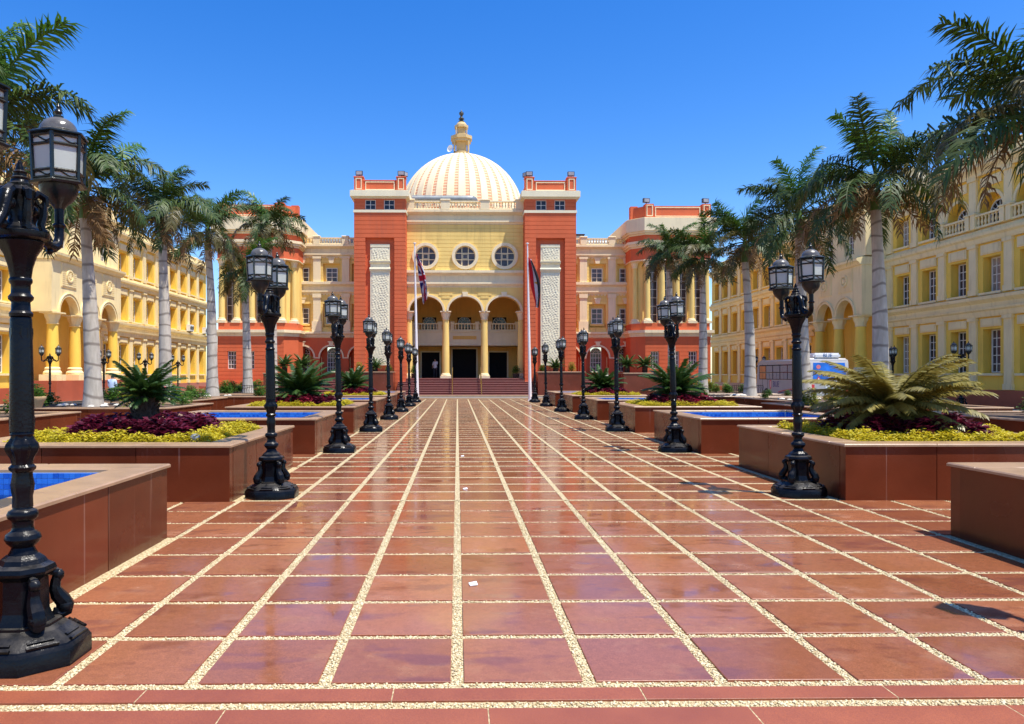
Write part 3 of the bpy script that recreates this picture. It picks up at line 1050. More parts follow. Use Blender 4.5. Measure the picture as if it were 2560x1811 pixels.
# wings with arcaded ground floor
def wing(s):
    B = [9.15, 11.65, 14.15]
    xa, xb = 9.06, 15.55
    yw = 3.0
    X = lambda a, c: (s * a, s * c) if s > 0 else (s * c, s * a)
    holesY = []
    for cx in B:
        lo, hi = X(cx - 0.74, cx + 0.74)
        holesY += [(lo, hi, 5.75, 7.85), (lo, hi, 9.8, 11.4)]
    x0, x1 = X(xa, xb)
    b = MB()
    b.wall(x0, x1, 5.42, 8.75, yw, yw + 0.4, holesY, course=0.30)
    b.wall(x0, x1, 9.75, 12.0, yw, yw + 0.4, holesY, course=0.30)
    b.box(x0, x1, yw + 0.4, yw + 0.5, 5.42, 12.0)
    b.build('wing_wall', 'yellow', hall)
    for cx in B:
        window(hall, s * cx, yw + 0.3, 6.15, 0.98, 1.35, 2, 3)
        window(hall, s * cx, yw + 0.3, 9.82, 0.98, 1.22, 2, 3)
        q = MB()
        q.box(s * cx - 0.6, s * cx + 0.6, yw + 0.1, yw + 0.38, 5.98, 6.12)
        q.box(s * cx - 0.72, s * cx + 0.72, yw - 0.05, yw + 0.12, 5.72, 5.8)
        q.build('window_sill', 'yellow', hall)
        for z in (7.9, 11.42):
            q = MB(); q.disc_panel([(s * cx - 0.17, z), (s * cx + 0.17, z), (s * cx + 0.27, z + 0.42), (s * cx - 0.27, z + 0.42)], yw - 0.12, yw + 0.03)
            q.box(s * cx - 0.31, s * cx + 0.31, yw - 0.15, yw + 0.03, z + 0.42, z + 0.5)
            q.build('keystone', 'cream', hall)
    for p in (10.4, 12.9):
        for (za, zb, cap) in ((5.42, 8.75, 0.35), (9.75, 12.0, 0.2)):
            b = MB()
            b.box(s * p - 0.32, s * p + 0.32, yw - 0.14, yw + 0.02, za, zb - cap)
            b.box(s * p - 0.38, s * p + 0.38, yw - 0.20, yw + 0.02, zb - cap, zb - 0.003)
            if za < 6: b.box(s * p - 0.42, s * p + 0.42, yw - 0.22, yw + 0.02, 5.43, 6.35)
            b.build('pilaster', 'cream', hall)
    b = MB()
    b.box(x0, x1, yw + 0.02, yw + 0.45, 8.75, 9.75)
    b.box(x0, x1, yw + 0.02, yw + 0.45, 12.0, 13.0)
    b.cornice(x0, x1, yw + 0.02, [(0.05, 8.72), (0.16, 8.86), (0.22, 8.9), (0.22, 9.0), (0.04, 9.04)])
    b.cornice(x0, x1, yw + 0.02, [(0.05, 9.42), (0.2, 9.52), (0.28, 9.56), (0.28, 9.78), (0.0, 9.82)])
    b.cornice(x0, x1, yw + 0.02, [(0.05, 11.95), (0.16, 12.08), (0.25, 12.12), (0.25, 12.24), (0.04, 12.28)])
    b.dentils(x0, x1, yw + 0.02, 0.1, 11.86, 11.95)
    b.dentils(x0, x1, yw + 0.02, 0.1, 8.62, 8.72)
    b.cornice(x0, x1, yw + 0.02, [(0.05, 12.7), (0.25, 12.82), (0.36, 12.86), (0.36, 13.02), (0.0, 13.04)])
    b.cornice(x0, x1, yw - 0.15, [(0.0, 4.88), (0.08, 4.95), (0.1, 5.08), (0.2, 5.2), (0.28, 5.25), (0.28, 5.38), (0.0, 5.42)], back=0.6)
    b.dentils(x0, x1, yw - 0.15, 0.15, 5.0, 5.12)
    b.build('cornice', 'cream', hall)
    balustrade(hall, x0, x1, yw - 0.12, 13.04, 0.6, [s * 10.4, s * 12.9, s * 15.2], pw=0.55)
    # arcade below
    b = MB(); g = MB()
    for cx in B:
        lo, hi = X(cx - 1.25, cx + 1.25)
        b.arch_wall(s * cx, 0.98, 0.98, 3.2, lo, hi, 4.88, yw - 0.15, yw + 0.7)
        b.wall(s * cx - 1.25, s * cx - 0.98, 0.0, 3.2, yw - 0.15, yw + 0.7, course=0.32)
        b.wall(s * cx + 0.98, s * cx + 1.25, 0.0, 3.2, yw - 0.15, yw + 0.7, course=0.32)
        g.wall(s * cx - 0.98, s * cx + 0.98, 0.0, 4.3, yw + 0.72, yw + 0.95, [(s * cx - 0.5, s * cx + 0.5, 1.9, 4.1)])
        q = MB(); q.arch_ring(s * cx, 3.2, 0.975, 0.975, 0.13, yw - 0.22, yw, 20); q.disc_panel([(s * cx - 0.14, 4.14), (s * cx + 0.14, 4.14), (s * cx + 0.2, 4.5), (s * cx - 0.2, 4.5)], yw - 0.27, yw - 0.1)
        q.box(s * cx - 0.28, s * cx + 0.28, yw - 0.29, yw - 0.1, 4.5, 4.58)
        q.box(s * cx - 1.25, s * cx - 0.98, yw - 0.21, yw - 0.1, 3.1, 3.2); q.box(s * cx + 0.98, s * cx + 1.25, yw - 0.21, yw - 0.1, 3.1, 3.2)
        q.build('archivolt', 'cream', hall)
        window(hall, s * cx, yw + 0.82, 1.95, 0.98, 1.62, 4, 4, arch=True)
    b.build('arcade_wall', 'red_wall', hall)
    g.build('arcade_back', 'red_wall', hall)
wing(-1); wing(1)

# end pavilions with giant columns
def pavilion(s):
    a, c2 = 15.1, 20.6
    inx, iny = 14.1, 1.0
    foot = [(a, 0), (c2, 0), (c2, 9), (13.2, 9), (13.2, 1.7)]
    def P(o=0.0):
        return [(s * (a - 0.41 * o), -o), (s * (c2 + o), -o), (s * (c2 + o), 9), (s * (inx - o), 9), (s * (inx - o), iny - 0.41 * o)]
    def mir(p):
        return list(reversed(p)) if s < 0 else p
    b = MB()
    hl = []
    for cx in (15.9, 17.6, 19.1, 20.0) if s > 0 else (16.0, 17.9, 19.4):
        hl.append((s * cx - 0.36, s * cx + 0.36, 2.15, 3.65))
    lo, hi = (a, c2) if s > 0 else (-c2, -a)
    b.wall(lo, hi, 0, 4.88, 0, 0.5, hl, course=0.33)
    b.prism(mir([(s * a, 0.0), (s * (c2 - 0.001), 0.5), (s * (c2 - 0.001), 9), (s * 13.2, 9), (s * 13.2, 1.7)]) if False else mir([(s * a, 0.02), (s * a, 0.5), (s * (c2 - 0.001), 0.5), (s * (c2 - 0.001), 9), (s * inx, 9), (s * inx, iny)]), 0, 4.88)
    b.prism(mir(P(-0.05)), 5.42, 6.0)
    b.build('pavilion_base', 'red_wall', hall)
    b = MB(); b.prism(mir(P(0.0)), 11.35, 12.35); b.build('pavilion_frieze', 'red_wall', hall)
    b = MB(); b.prism(mir(P(0.0)), 12.9, 13.4); b.build('pavilion_frieze', 'red_wall', hall)
    for h in hl:
        window(hall, (h[0] + h[1]) / 2, 0.22, 2.16, 0.7, 1.48, 3, 4)
    for grp in (((0.06, 4.88, 5.0), (0.1, 5.0, 5.18), (0.24, 5.18, 5.42)), ((0.05, 12.35, 12.5), (0.2, 12.5, 12.68), (0.3, 12.68, 12.9)), ((0.12, 13.4, 13.55), (0.3, 13.55, 13.7), (0.42, 13.7, 14.75), (0.3, 14.75, 14.82)), ((0.04, 11.28, 11.35),)):
        b = MB()
        for (o, z0, z1) in grp:
            b.prism(mir(P(o)), z0, z1)
        if grp[0][1] < 5: b.dentils(lo, hi, 0, 0.17, 5.06, 5.17)
        b.build('pavilion_cornice', 'cream', hall)
    b = MB()
    # parapet
    b.box(lo + 0.1, hi - 0.1, 0.1, 0.4, 14.82, 15.85)
    for x in (a + 0.35, c2 - 0.35):
        b.box(s * x - 0.36, s * x + 0.36, -0.04, 0.72, 14.82, 16.0)
    V = [(s * (a + 0.1), 0.15), (s * (a + 0.35), 0.35), (s * (inx + 0.4), iny + 0.3), (s * (inx + 0.15), iny + 0.1)]
    b.prism(mir(V), 14.82, 15.85)
    b.box(*((inx, inx + 0.6) if s > 0 else (-inx - 0.6, -inx)), iny, iny + 0.6, 14.82, 16.0)
    o = b.build('pavilion_parapet', 'red_wall', hall)
    b = MB()
    def frame(xa, xb, za, zb, y, w=0.07):
        b.box(xa, xb, y - 0.04, y + 0.01, za, za + w); b.box(xa, xb, y - 0.04, y + 0.01, zb - w, zb)
        b.box(xa, xa + w, y - 0.04, y + 0.01, za + w, zb - w); b.box(xb - w, xb, y - 0.04, y + 0.01, za + w, zb - w)
    for x in (a + 0.35, c2 - 0.35):
        frame(s * x - 0.26, s * x + 0.26, 14.95, 15.9, -0.04)
    frame(lo + 0.85, hi - 0.85, 14.95, 15.75, 0.1)
    b.build('parapet_frame', 'cream', o)
    # wall and glass behind the columns
    b = MB()
    holes = []
    cols = [15.35, 16.6, 17.85, 19.1, 20.35]
    mids = [(p + q) / 2 for p, q in zip(cols[:-1], cols[1:])]
    for mx in mids:
        holes.append((s * mx - 0.44, s * mx + 0.44, 6.1, 11.1))
    b.wall(lo, hi, 6.0, 11.35, 0.95, 1.4, holes)
    b.prism(mir([(s * a, 0.96), (s * a, 1.4), (s * (c2 - 0.002), 1.4), (s * (c2 - 0.002), 8.9), (s * (inx + 0.1), 8.9), (s * (inx + 0.1), iny + 0.9)]), 6.0, 11.35)
    b.build('pavilion_wall', 'yellow', hall)
    for mx in mids:
        window(hall, s * mx, 1.2, 6.1, 0.88, 5.0, 2, 7)
    pc = column_mesh(5.3, 0.25, 0.42, 0.55, 'pav')
    for cx in cols:
        obj('column', pc, hall, (s * cx, 0.36, 6.0))
    obj('column', pc, hall, (s * (inx + 0.42), iny + 0.30, 6.0))
pavilion(-1); pavilion(1)
for (x, y, txt) in ((15.25, 61.3, 'on the inner corner of the end pavilion behind the palms'), (20.25, 61.3, 'on the outer corner of the end pavilion beside the road')):
    floodlight('floodlight', 'small black floodlight ' + txt, (0.65 + x, y, 16.0), 0.2, 'floodlights on the rooftops')

# roof slab and drum
b = MB()
b.box(-15.5, 15.5, 3.5, 22, 12.0, 13.0); b.box(-W, W, 0.6, 20, 14.3, 15.4)
b.build('roof', 'cream', hall)

# dome
DC = (-0.25, 11.0); DR = 6.15; DZ = 16.9
b = MB()
prof = [(DR, 15.3), (DR, DZ)]
for i in range(1, 15):
    a = PI / 2 * i / 15
    prof.append((DR * math.cos(a), DZ + 1.03 * DR * math.sin(a)))
prof.append((0.6, DZ + 1.03 * DR))
b.lathe(prof, 72, DC[0], DC[1])
dome = b.build('dome', 'dome_channel', hall)
NR = 36
rb = MB()
V = []; F = []
n = 18
for i in range(n + 1):
    a = PI / 2 * 0.965 * i / n
    r = (DR + 0.0) * math.cos(a); z = DZ + 1.03 * DR * math.sin(a)
    r2 = (DR + 0.06) * math.cos(a); z2 = DZ + 1.03 * (DR + 0.06) * math.sin(a)
    hw = (2 * PI / NR) * 0.35
    for (rr, zz, t) in ((r * 0.99, z, -hw), (r2, z2, -hw * 0.86), (r2, z2, hw * 0.86), (r * 0.99, z, hw)):
        V.append((rr * math.sin(t), -rr * math.cos(t), zz))
for i in range(n):
    for j in range(3):
        F.append((4 * i + j, 4 * i + j + 1, 4 * i + j + 5, 4 * i + j + 4))
rb.add(V, F, 0, True)
rme = rb.mesh('rib', 'dome_cream', sharp=30)
for k in range(NR):
    obj('rib', rme, dome, (DC[0], DC[1], 0), (0, 0, 2 * PI * k / NR))
# lantern spire
b = MB()
zt = DZ + 1.03 * DR
b.lathe([(1.05, zt - 0.25), (1.05, zt + 0.05), (0.8, zt + 0.12), (0.8, zt + 0.3)], 24, *DC)
cxx, cyy = DC
b.box(cxx - 0.5, cxx + 0.5, cyy - 0.5, cyy + 0.5, zt + 0.3, zt + 1.55)
for dx in (-1, 1):
    for dy in (-1, 1):
        b.lathe([(0.09, zt + 0.3), (0.09, zt + 1.3)], 8, cxx + dx * 0.68, cyy + dy * 0.68)
b.prism([(cxx + 1.0 * math.cos(PI / 8 + PI / 4 * i), cyy + 1.0 * math.sin(PI / 8 + PI / 4 * i)) for i in range(8)], zt + 1.28, zt + 1.55)
b.prism([(cxx + 1.12 * math.cos(PI / 8 + PI / 4 * i), cyy + 1.12 * math.sin(PI / 8 + PI / 4 * i)) for i in range(8)], zt + 1.55, zt + 1.85)
b.prism([(cxx + 0.72 * math.cos(PI / 8 + PI / 4 * i), cyy + 0.72 * math.sin(PI / 8 + PI / 4 * i)) for i in range(8)], zt + 1.85, zt + 2.05)
b.box(cxx - 0.42, cxx + 0.42, cyy - 0.42, cyy + 0.42, zt + 2.05, zt + 2.75)
for dx in (-1, 1):
    b.lathe([(0.06, zt + 2.05), (0.06, zt + 2.7)], 8, cxx + dx * 0.52, cyy - 0.5)
b.prism([(cxx + 0.72 * math.cos(PI / 8 + PI / 4 * i), cyy + 0.72 * math.sin(PI / 8 + PI / 4 * i)) for i in range(8)], zt + 2.7, zt + 2.92)
b.lathe([(0.55, zt + 2.92), (0.5, zt + 3.1), (0.36, zt + 3.27), (0.1, zt + 3.38)], 20, *DC)
sp = b.build('lantern_spire', 'dome_stone', dome)
b = MB()
z = zt + 3.3
b.lathe([(0.16, z), (0.30, z + 0.1), (0.16, z + 0.2), (0.16, z + 0.24), (0.30, z + 0.34), (0.18, z + 0.46), (0.1, z + 0.6), (0.12, z + 0.66), (0.24, z + 0.84), (0.2, z + 1.0), (0.08, z + 1.08), (0.02, z + 1.25)], 16, *DC)
b.build('finial', 'finial_dark', sp) if False else b.build('finial', 'finial_dark', dome)
dish = thing('satellite_dish', 'small white satellite dish on the pole beside the dome spire', 'antenna', (0.65 + DC[0] - 0.95, 61 + DC[1] - 0.6, zt - 0.2))
b = MB(); b.tube([(0.25, 0.1, 0), (0.25, 0.1, 1.1)], 0.04, 8); b.tube([(0.25, 0.1, 0.75), (-0.1, -0.05, 0.7)], 0.03, 6); b.build('mast', 'grey_metal', dish)
b = MB(); b.lathe([(0.02, 0.0), (0.2, 0.03), (0.36, 0.12)], 16, cap=False); b.build('reflector', 'pole_white', dish, (-0.1, -0.05, 0.7), (R(80), 0, R(-40)))

# ducts on the roofs
def duct(label, x, y, z, L, r, leg=0.0):
    t = thing('roof_duct', label, 'duct', (x, y, z), 0, 'metal ducts on the roof')
    if leg:
        for xx in (-L / 2 + 0.4, 0, L / 2 - 0.6):
            q = MB(); q.box(xx - 0.04, xx + 0.04, -0.25, -0.17, 0, leg + 0.1); q.box(xx - 0.04, xx + 0.04, 0.17, 0.25, 0, leg + 0.1); q.build('support', 'grey_metal', t)
    lr = r
    r0 = r; r = leg + lr
    b = MB(); b.tube([(-L / 2, 0, r), (L / 2 - lr, 0, r)], lr, 14)
    for k in range(int(L / 1.0)):
        xx = -L / 2 + 0.5 + k
        b.tube([(xx, 0, r), (xx + 0.05, 0, r)], lr * 1.03, 14)
    b.build('duct_run', 'grey_metal', t)
    b = MB(); b.tube([(L / 2 - lr, 0, r), (L / 2, 0.0, r), (L / 2 + lr * 0.7, 0.3, r), (L / 2 + lr * 0.9, lr * 2, r)], [lr, lr * 1.05, lr, lr], 14); b.build('elbow', 'grey_metal', t)
duct('long grey metal duct on the roof below the dome', 0.65 - 2.0, 62.6, 15.4, 5.0, 0.34, 0.95)
duct('grey metal duct on the wing roof beside the British flag tower', 0.65 - 11.6, 66.6, 13.0, 3.4, 0.55)
duct('grey metal duct on the wing roof beside the Egyptian flag tower', 0.65 + 11.9, 66.6, 13.0, 2.6, 0.5)
b = MB(); b.box(-0.8, 0.8, -0.6, 0.6, 0, 1.3); b.box(-0.85, 0.85, -0.65, 0.65, 1.3, 1.36)
t = thing('roof_cabinet', 'brown metal cabinet on the wing roof against the red tower', 'cabinet', (0.65 + 10.0, 66.3, 13.0)); b.build('housing', 'trunk_brown', t)
b = MB(); b.box(-0.7, 0.7, -0.64, -0.605, 0.1, 1.2); b.build('door', 'grey_metal', t)

# ------------------------------------------------------------------ entrance stairs and terrace
st = thing('entrance_stairs', 'wide red granite stairs climbing to the arched entrance', 'stairs', (0.65, 57.15, 0))
NS = 10; rise = FLOOR / NS
for k in range(NS):
    q = MB(); y = 0.3 * k
    q.box(-5.45, 5.45, y, 3.3, rise * k + (0.003 if k else -0.02), rise * (k + 1) - 0.03, 0)
    q.cbox(-5.45, 5.45, y - 0.03, 3.3, rise * (k + 1) - 0.03, rise * (k + 1), 0.006, 1)
    q.build('step', ['granite_step', 'step_tread'], st)
for sx_, txt in ((-1.05, 'British'), (1.25, 'Egyptian')):
    t = thing('handrail', 'brass handrail on the entrance stairs, on the %s flag side' % txt, 'handrail', (0.65 + sx_, 57.15, 0))
    q = MB()
    q.tube([(0, -0.1, 0.9), (0, 3.0, FLOOR + 0.9), (0, 3.5, FLOOR + 0.9)], 0.03, 8)
    q.build('rail', 'brass', t)
    for k in range(5):
        y = 0.15 + 0.6 * k
        zz = rise * (int(y / 0.3) + 1)
        q = MB(); q.tube([(0, y, zz), (0, y, 0.9 + (y + 0.1) * FLOOR / 3.1)], 0.025, 8); q.lathe([(0.06, zz), (0.06, zz + 0.03)], 10, 0, y); q.build('post', 'brass', t)

def terrace(s, nm):
    t = thing('terrace', 'red granite terrace wall and raised bed before the %s wing' % nm, 'terrace', (0.65, 57.0, 0))
    X = lambda a, c: (s * a, s * c) if s > 0 else (s * c, s * a)
    x0, x1 = X(5.7, 9.4)
    q = MB(); q.box(x0, x1, 0.4, 2.4, -0.02, 1.85); q.build('wall', 'granite_dark', t)
    q = MB(); q.cbox(x0 - 0.04, x1 + 0.04, 0.36, 2.44, 1.85, 1.92, 0.015); q.build('coping', 'coping', t)
    x0, x1 = X(12.6, 16.0)
    q = MB(); q.box(x0, x1, 1.0, 3.4, -0.02, 1.75); q.build('wall', 'granite_dark', t)
    q = MB(); q.cbox(x0 - 0.04, x1 + 0.04, 0.96, 3.44, 1.75, 1.82, 0.015); q.build('coping', 'coping', t)
    x0, x1 = X(9.4, 12.6)
    q = MB(); q.box(x0, x1, 3.9, 6.85, -0.02, FLOOR); q.build('landing', 'granite_step', t)
    for k in range(9):
        q = MB(); y = 1.2 + 0.3 * k
        q.box(x0 + 0.002, x1 - 0.002, y, 3.9, rise * k + (0.003 if k else -0.02), rise * (k + 1) - 0.03, 0); q.cbox(x0 + 0.002, x1 - 0.002, y - 0.03, 3.9, rise * (k + 1) - 0.03, rise * (k + 1), 0.006, 1)
        q.build('step', ['granite_step', 'step_tread'], t)
    x0, x1 = X(16.0, 21.5)
    q = MB(); q.box(x0, x1, 2.2, 3.9, -0.02, 0.75); q.build('plinth', 'brown_wall', t)
terrace(-1, 'British flag side'); terrace(1, 'Egyptian flag side')
# ------------------------------------------------------------------ long side buildings
def side_building(label, loc, rz, bays, portico, arched, u_rng, plinth_mat='brown_wall'):
    """local x runs along the facade, -y is the front; bays = centres, portico = (u0, u1)"""
    t = thing('side_building', label, 'building', loc, rz)
    u0, u1 = u_rng
    bw = 2.53
    b = MB()
    holes = []
    for u in bays:
        holes += [(u - 0.62, u + 0.62, 1.75, 4.05), (u - 0.62, u + 0.62, 6.0, 7.85)]
        if u in arched:
            holes.append((u - 0.85, u + 0.85, 9.45, 10.3))
        else:
            holes.append((u - 0.62, u + 0.62, 9.65, 11.35))
    inn = [(portico[0] + 0.6, portico[1] - 0.6, 0.9, 7.2)]
    b.wall(u0, u1, 0.0, 11.2, 0.0, 0.55, holes + inn + [(u - 0.86, u + 0.86, 10.3, 11.2) for u in arched])
    b.wall(u0, u1, 11.2, 12.6, 0.0, 0.55, [h for h in holes if h[3] > 11.2] + [])
    for u in arched:
        b.arch_wall(u, 0.85, 0.85, 10.3, u - 0.86, u + 0.86, 11.21, 0.0, 0.55)
    b.box(u0, u1, 0.55, 0.7, 0.0, 12.6)
    b.box(u0, u0 + 0.1, 0.7, 12, 0.0, 12.6); b.box(u1 - 0.1, u1, 0.7, 12, 0.0, 12.6); b.box(u0, u1, 11.9, 12, 0.0, 12.6)
    b.build('wall', 'deep_yellow', t)
    wr = random.Random(5)
    GL = ('curtain_glass', 'glass_dark', 'curtain_glass', 'curtain_light')
    for u in bays:
        window(t, u, 0.42, 1.78, 1.0, 2.25, 3, 5, glass=wr.choice(GL))
        window(t, u, 0.42, 6.02, 1.0, 1.8, 3, 4, glass=wr.choice(GL))
        if u in arched:
            window(t, u, 0.45, 9.5, 1.3, 0.68, 2, 1, arch=True, glass='glass_dark')
        else:
            window(t, u, 0.42, 9.67, 1.0, 1.65, 3, 4, glass=wr.choice(GL))
        for (za, zb) in ((4.18, 4.62), (7.98, 8.5)) + (((11.5, 12.0),) if u not in arched else ()):
            q = MB()
            q.box(u - 0.72, u + 0.72, -0.07, 0.01, za, zb)
            q.box(u - 0.62, u + 0.62, -0.10, -0.07, za + 0.07, zb - 0.07)
            q.build('panel', 'warm_cream', t)
        for z in (1.62, 5.86) + ((9.5,) if u not in arched else ()):
            q = MB(); q.box(u - 0.8, u + 0.8, -0.14, 0.3, z, z + 0.12)
            q.build('window_sill', 'warm_cream', t)
        if u in arched:
            balustrade(t, u - 1.2, u + 1.2, -0.12, 9.42, 0.72, [u - 1.05, u + 1.05], mat='warm_cream', pw=0.32, th=0.18)
            q = MB(); q.arch_ring(u, 10.3, 0.86, 0.86, 0.16, -0.07, 0.05, 16); q.box(u - 0.75, u + 0.75, -0.07, 0.01, 11.55, 12.05); q.build('archivolt', 'warm_cream', t)
    # pilasters
    edges = sorted({round(u - bw / 2, 3) for u in bays} | {round(u + bw / 2, 3) for u in bays})
    for e in edges:
        if portico[0] - 0.2 < e < portico[1] + 0.2 or e < u0 + 0.3 or e > u1 - 0.3:
            continue
        for (za, zb) in ((0.9, 4.7), (5.9, 8.6), (9.4, 12.2)):
            q = MB()
            q.box(e - 0.27, e + 0.27, -0.12, 0.01, za, zb - 0.18)
            q.box(e - 0.33, e + 0.33, -0.19, 0.01, zb - 0.18, zb - 0.001)
            q.box(e - 0.31, e + 0.31, -0.16, 0.01, za + 0.001, za + 0.3)
            q.build('pilaster', 'warm_cream', t)
    q = MB()
    for (xa, xb) in ((u0, portico[0]), (portico[1], u1)):
        q.cornice(xa, xb, 0.0, [(0.16, 4.7), (0.2, 4.82), (0.22, 4.98), (0.32, 5.06), (0.34, 5.16), (0.12, 5.2), (0.12, 5.42), (0.34, 5.6), (0.36, 5.76), (0.0, 5.84)])
        q.cornice(xa, xb, 0.0, [(0.16, 8.6), (0.2, 8.7), (0.22, 8.86), (0.34, 8.96), (0.36, 9.1), (0.14, 9.16), (0.14, 9.3), (0.0, 9.4)])
        q.cornice(xa, xb, 0.0, [(0.16, 12.2), (0.2, 12.34), (0.3, 12.46), (0.46, 12.6), (0.48, 12.76), (0.0, 12.8)])
    q.build('cornice', 'warm_cream', t)
    q = MB()
    q.box(u0, u1, 0.02, 0.35, 12.6, 13.4); q.cbox(u0, u1, -0.04, 0.42, 13.4, 13.52, 0.03)
    for e in edges:
        if u0 + 0.4 < e < u1 - 0.4:
            q.box(e - 0.3, e + 0.3, -0.05, 0.4, 12.8, 13.56)
    q.build('parapet', 'warm_cream', t)
    q = MB(); q.box(u0, u1, 0.35, 12, 12.5, 12.62); q.build('roof', 'warm_cream', t)
    q = MB()
    for (xa, xb) in ((u0, portico[0]), (portico[1], u1)):
        q.box(xa, xb, -0.10, 0.02, -0.05, 0.88)
    q.build('plinth', plinth_mat, t)
    # portico
    pa, pb = portico
    yo = -1.7
    k = (pb - pa - 1.3) / 3
    q = MB()
    cs = [pa + 0.65 + k * i for i in range(4)]
    for i in range(3):
        c = (cs[i] + cs[i + 1]) / 2
        q.arch_wall(c, k / 2 - 0.22, k / 2 - 0.22, 5.55, cs[i] if i else pa, cs[i + 1] if i < 2 else pb, 7.25, yo, yo + 0.5)
    q.wall(pa, pb, 7.25, 9.0, yo, yo + 0.5)
    q.wall(pa, pb, 9.4, 12.2, yo + 0.25, yo + 0.7, [(c0 - 0.6, c0 + 0.6, 9.7, 11.4) for c0 in [(cs[i] + cs[i + 1]) / 2 for i in range(3)]])
    q.box(pa, pb, yo + 0.7, yo + 0.8, 9.4, 12.2)
    for xa, xb in ((pa, pa + 0.3), (pb - 0.3, pb)):
        q.box(xa, xb, yo + 0.5, 0.0, 5.55, 9.0); q.box(xa, xb, yo + 0.8, 0.0, 9.0, 12.6)
    q.build('portico_wall', 'warm_cream', t)
    for i in range(3):
        c = (cs[i] + cs[i + 1]) / 2
        q = MB(); q.arch_ring(c, 5.55, k / 2 - 0.225, k / 2 - 0.225, 0.14, yo - 0.07, yo + 0.1, 18); q.arch_ring(c, 5.55, k / 2 - 0.06, k / 2 - 0.06, 0.05, yo - 0.11, yo + 0.1, 18)
        q.build('archivolt', 'warm_cream', t)
        q = MB()
        q.box(c - 0.9, c + 0.9, yo - 0.05, yo + 0.01, 7.2, 8.7)
        for z in [7.28 + 0.13 * n_ for n_ in range(10)]:
            q.box(c - 0.82, c + 0.82, yo - 0.075, yo - 0.05, z, z + 0.08)
        q.arch_ring(c, 7.95, 0.3, 0.3, 0.1, yo - 0.14, yo - 0.04, 16, a1=2 * PI)
        q.disc_panel([(c + (0.13 + 0.12 * (j % 2)) * math.cos(2 * PI * j / 16), 7.95 + (0.13 + 0.12 * (j % 2)) * math.sin(2 * PI * j / 16)) for j in range(16)], yo - 0.13, yo - 0.04)
        q.build('rosette_panel', 'warm_cream', t)
        window(t, c, yo + 0.6, 9.72, 1.0, 1.65, 3, 4)
    q = MB()
    q.cornice(pa - 0.05, pb + 0.05, yo, [(0.1, 8.8), (0.2, 8.95), (0.36, 9.05), (0.38, 9.2), (0.0, 9.3)], back=1.5)
    q.cornice(pa - 0.05, pb + 0.05, yo + 0.25, [(0.16, 12.2), (0.2, 12.34), (0.3, 12.46), (0.46, 12.6), (0.48, 12.76), (0.0, 12.8)], back=1.5)
    q.box(pa, pb, yo + 0.25, yo + 0.6, 12.8, 13.5); q.cbox(pa - 0.03, pb + 0.03, yo + 0.2, yo + 0.65, 13.5, 13.62, 0.03)
    q.box(pa + 0.2, pb - 0.2, yo + 0.5, 0.0, 8.7, 8.85)
    q.build('portico_cornice', 'warm_cream', t)
    cmesh = column_mesh(4.25, 0.36, 0.85, 0.75, 'side', ('deep_yellow', 'warm_cream'))
    for c in cs:
        obj('column', cmesh, t, (c, yo + 0.3, 1.3))
    q = MB(); q.box(pa - 0.1, pb + 0.1, yo - 0.35, 0.02, -0.05, 1.3); q.build('plinth', plinth_mat, t)
    q = MB(); q.box(pa + 0.6, pb - 0.6, 1.6, 1.8, 0.9, 7.3); q.box(pa + 0.6, pb - 0.6, 0.55, 1.7, 7.15, 7.3); q.build('porch_wall', 'gold_wall', t)
    for i in (0, 1, 2):
        c = (cs[i] + cs[i + 1]) / 2
        q = MB(); q.box(c - 0.7, c + 0.7, 1.5, 1.61, 1.3, 3.9); q.build('door', 'dark_door', t)
    return t

# facade that faces +X: local x = world Y
lb = [37.93, 40.46, 42.99] + [55.7 + 2.53 * i for i in range(9)]
side_building('long yellow three storey building with arched portico, behind the British flag side palms', (-26.5, 0, 0), R(90),
              lb, (45.0, 54.2), [40.46, 37.93], (34.0, 77.4))
# facade that faces -X: local x = -world Y
rbs = [35.1, 37.63, 40.16, 42.69, 45.22] + [57.6 + 2.53 * i for i in range(9)]
side_building('long shaded yellow three storey building with arched portico, behind the bus', (27.8, 0, 0), R(-90),
              [-y for y in rbs], (-56.2, -46.8), [-40.16, -37.63, -35.1], (-79.4, -33.0))

def ac_unit(label, loc, rz):
    t = thing('air_conditioner', label, 'air conditioner', loc, rz, 'air conditioner units on the side building')
    b = MB(); b.box(-0.5, 0.5, -0.36, 0, 0, 0.62); b.build('housing', 'bus_white', t)
    for x in (-0.25, 0.22):
        b = MB(); b.arch_ring(x, 0.31, 0.15, 0.15, 0.05, -0.40, -0.362, 20, a1=2 * PI)
        for i in range(4):
            a = PI * i / 4
            b.tube([(x - 0.15 * math.cos(a), -0.38, 0.31 - 0.15 * math.sin(a)), (x + 0.15 * math.cos(a), -0.38, 0.31 + 0.15 * math.sin(a))], 0.012, 4)
        b.build('fan_grille', 'lantern_roof', t)
    b = MB(); b.box(-0.42, -0.36, -0.3, 0.0, -0.06, 0); b.box(0.36, 0.42, -0.3, 0.0, -0.06, 0); b.build('bracket', 'grey_metal', t)
ac_unit('white twin fan air conditioner low on the wall beside the portico', (-26.38, 44.0, 0.95), R(90))
ac_unit('white air conditioner under a first floor window of the yellow building', (-26.38, 72.0, 5.95), R(90))
ac_unit('white air conditioner at the far end of the yellow building, first floor', (-26.38, 76.4, 5.95), R(90))
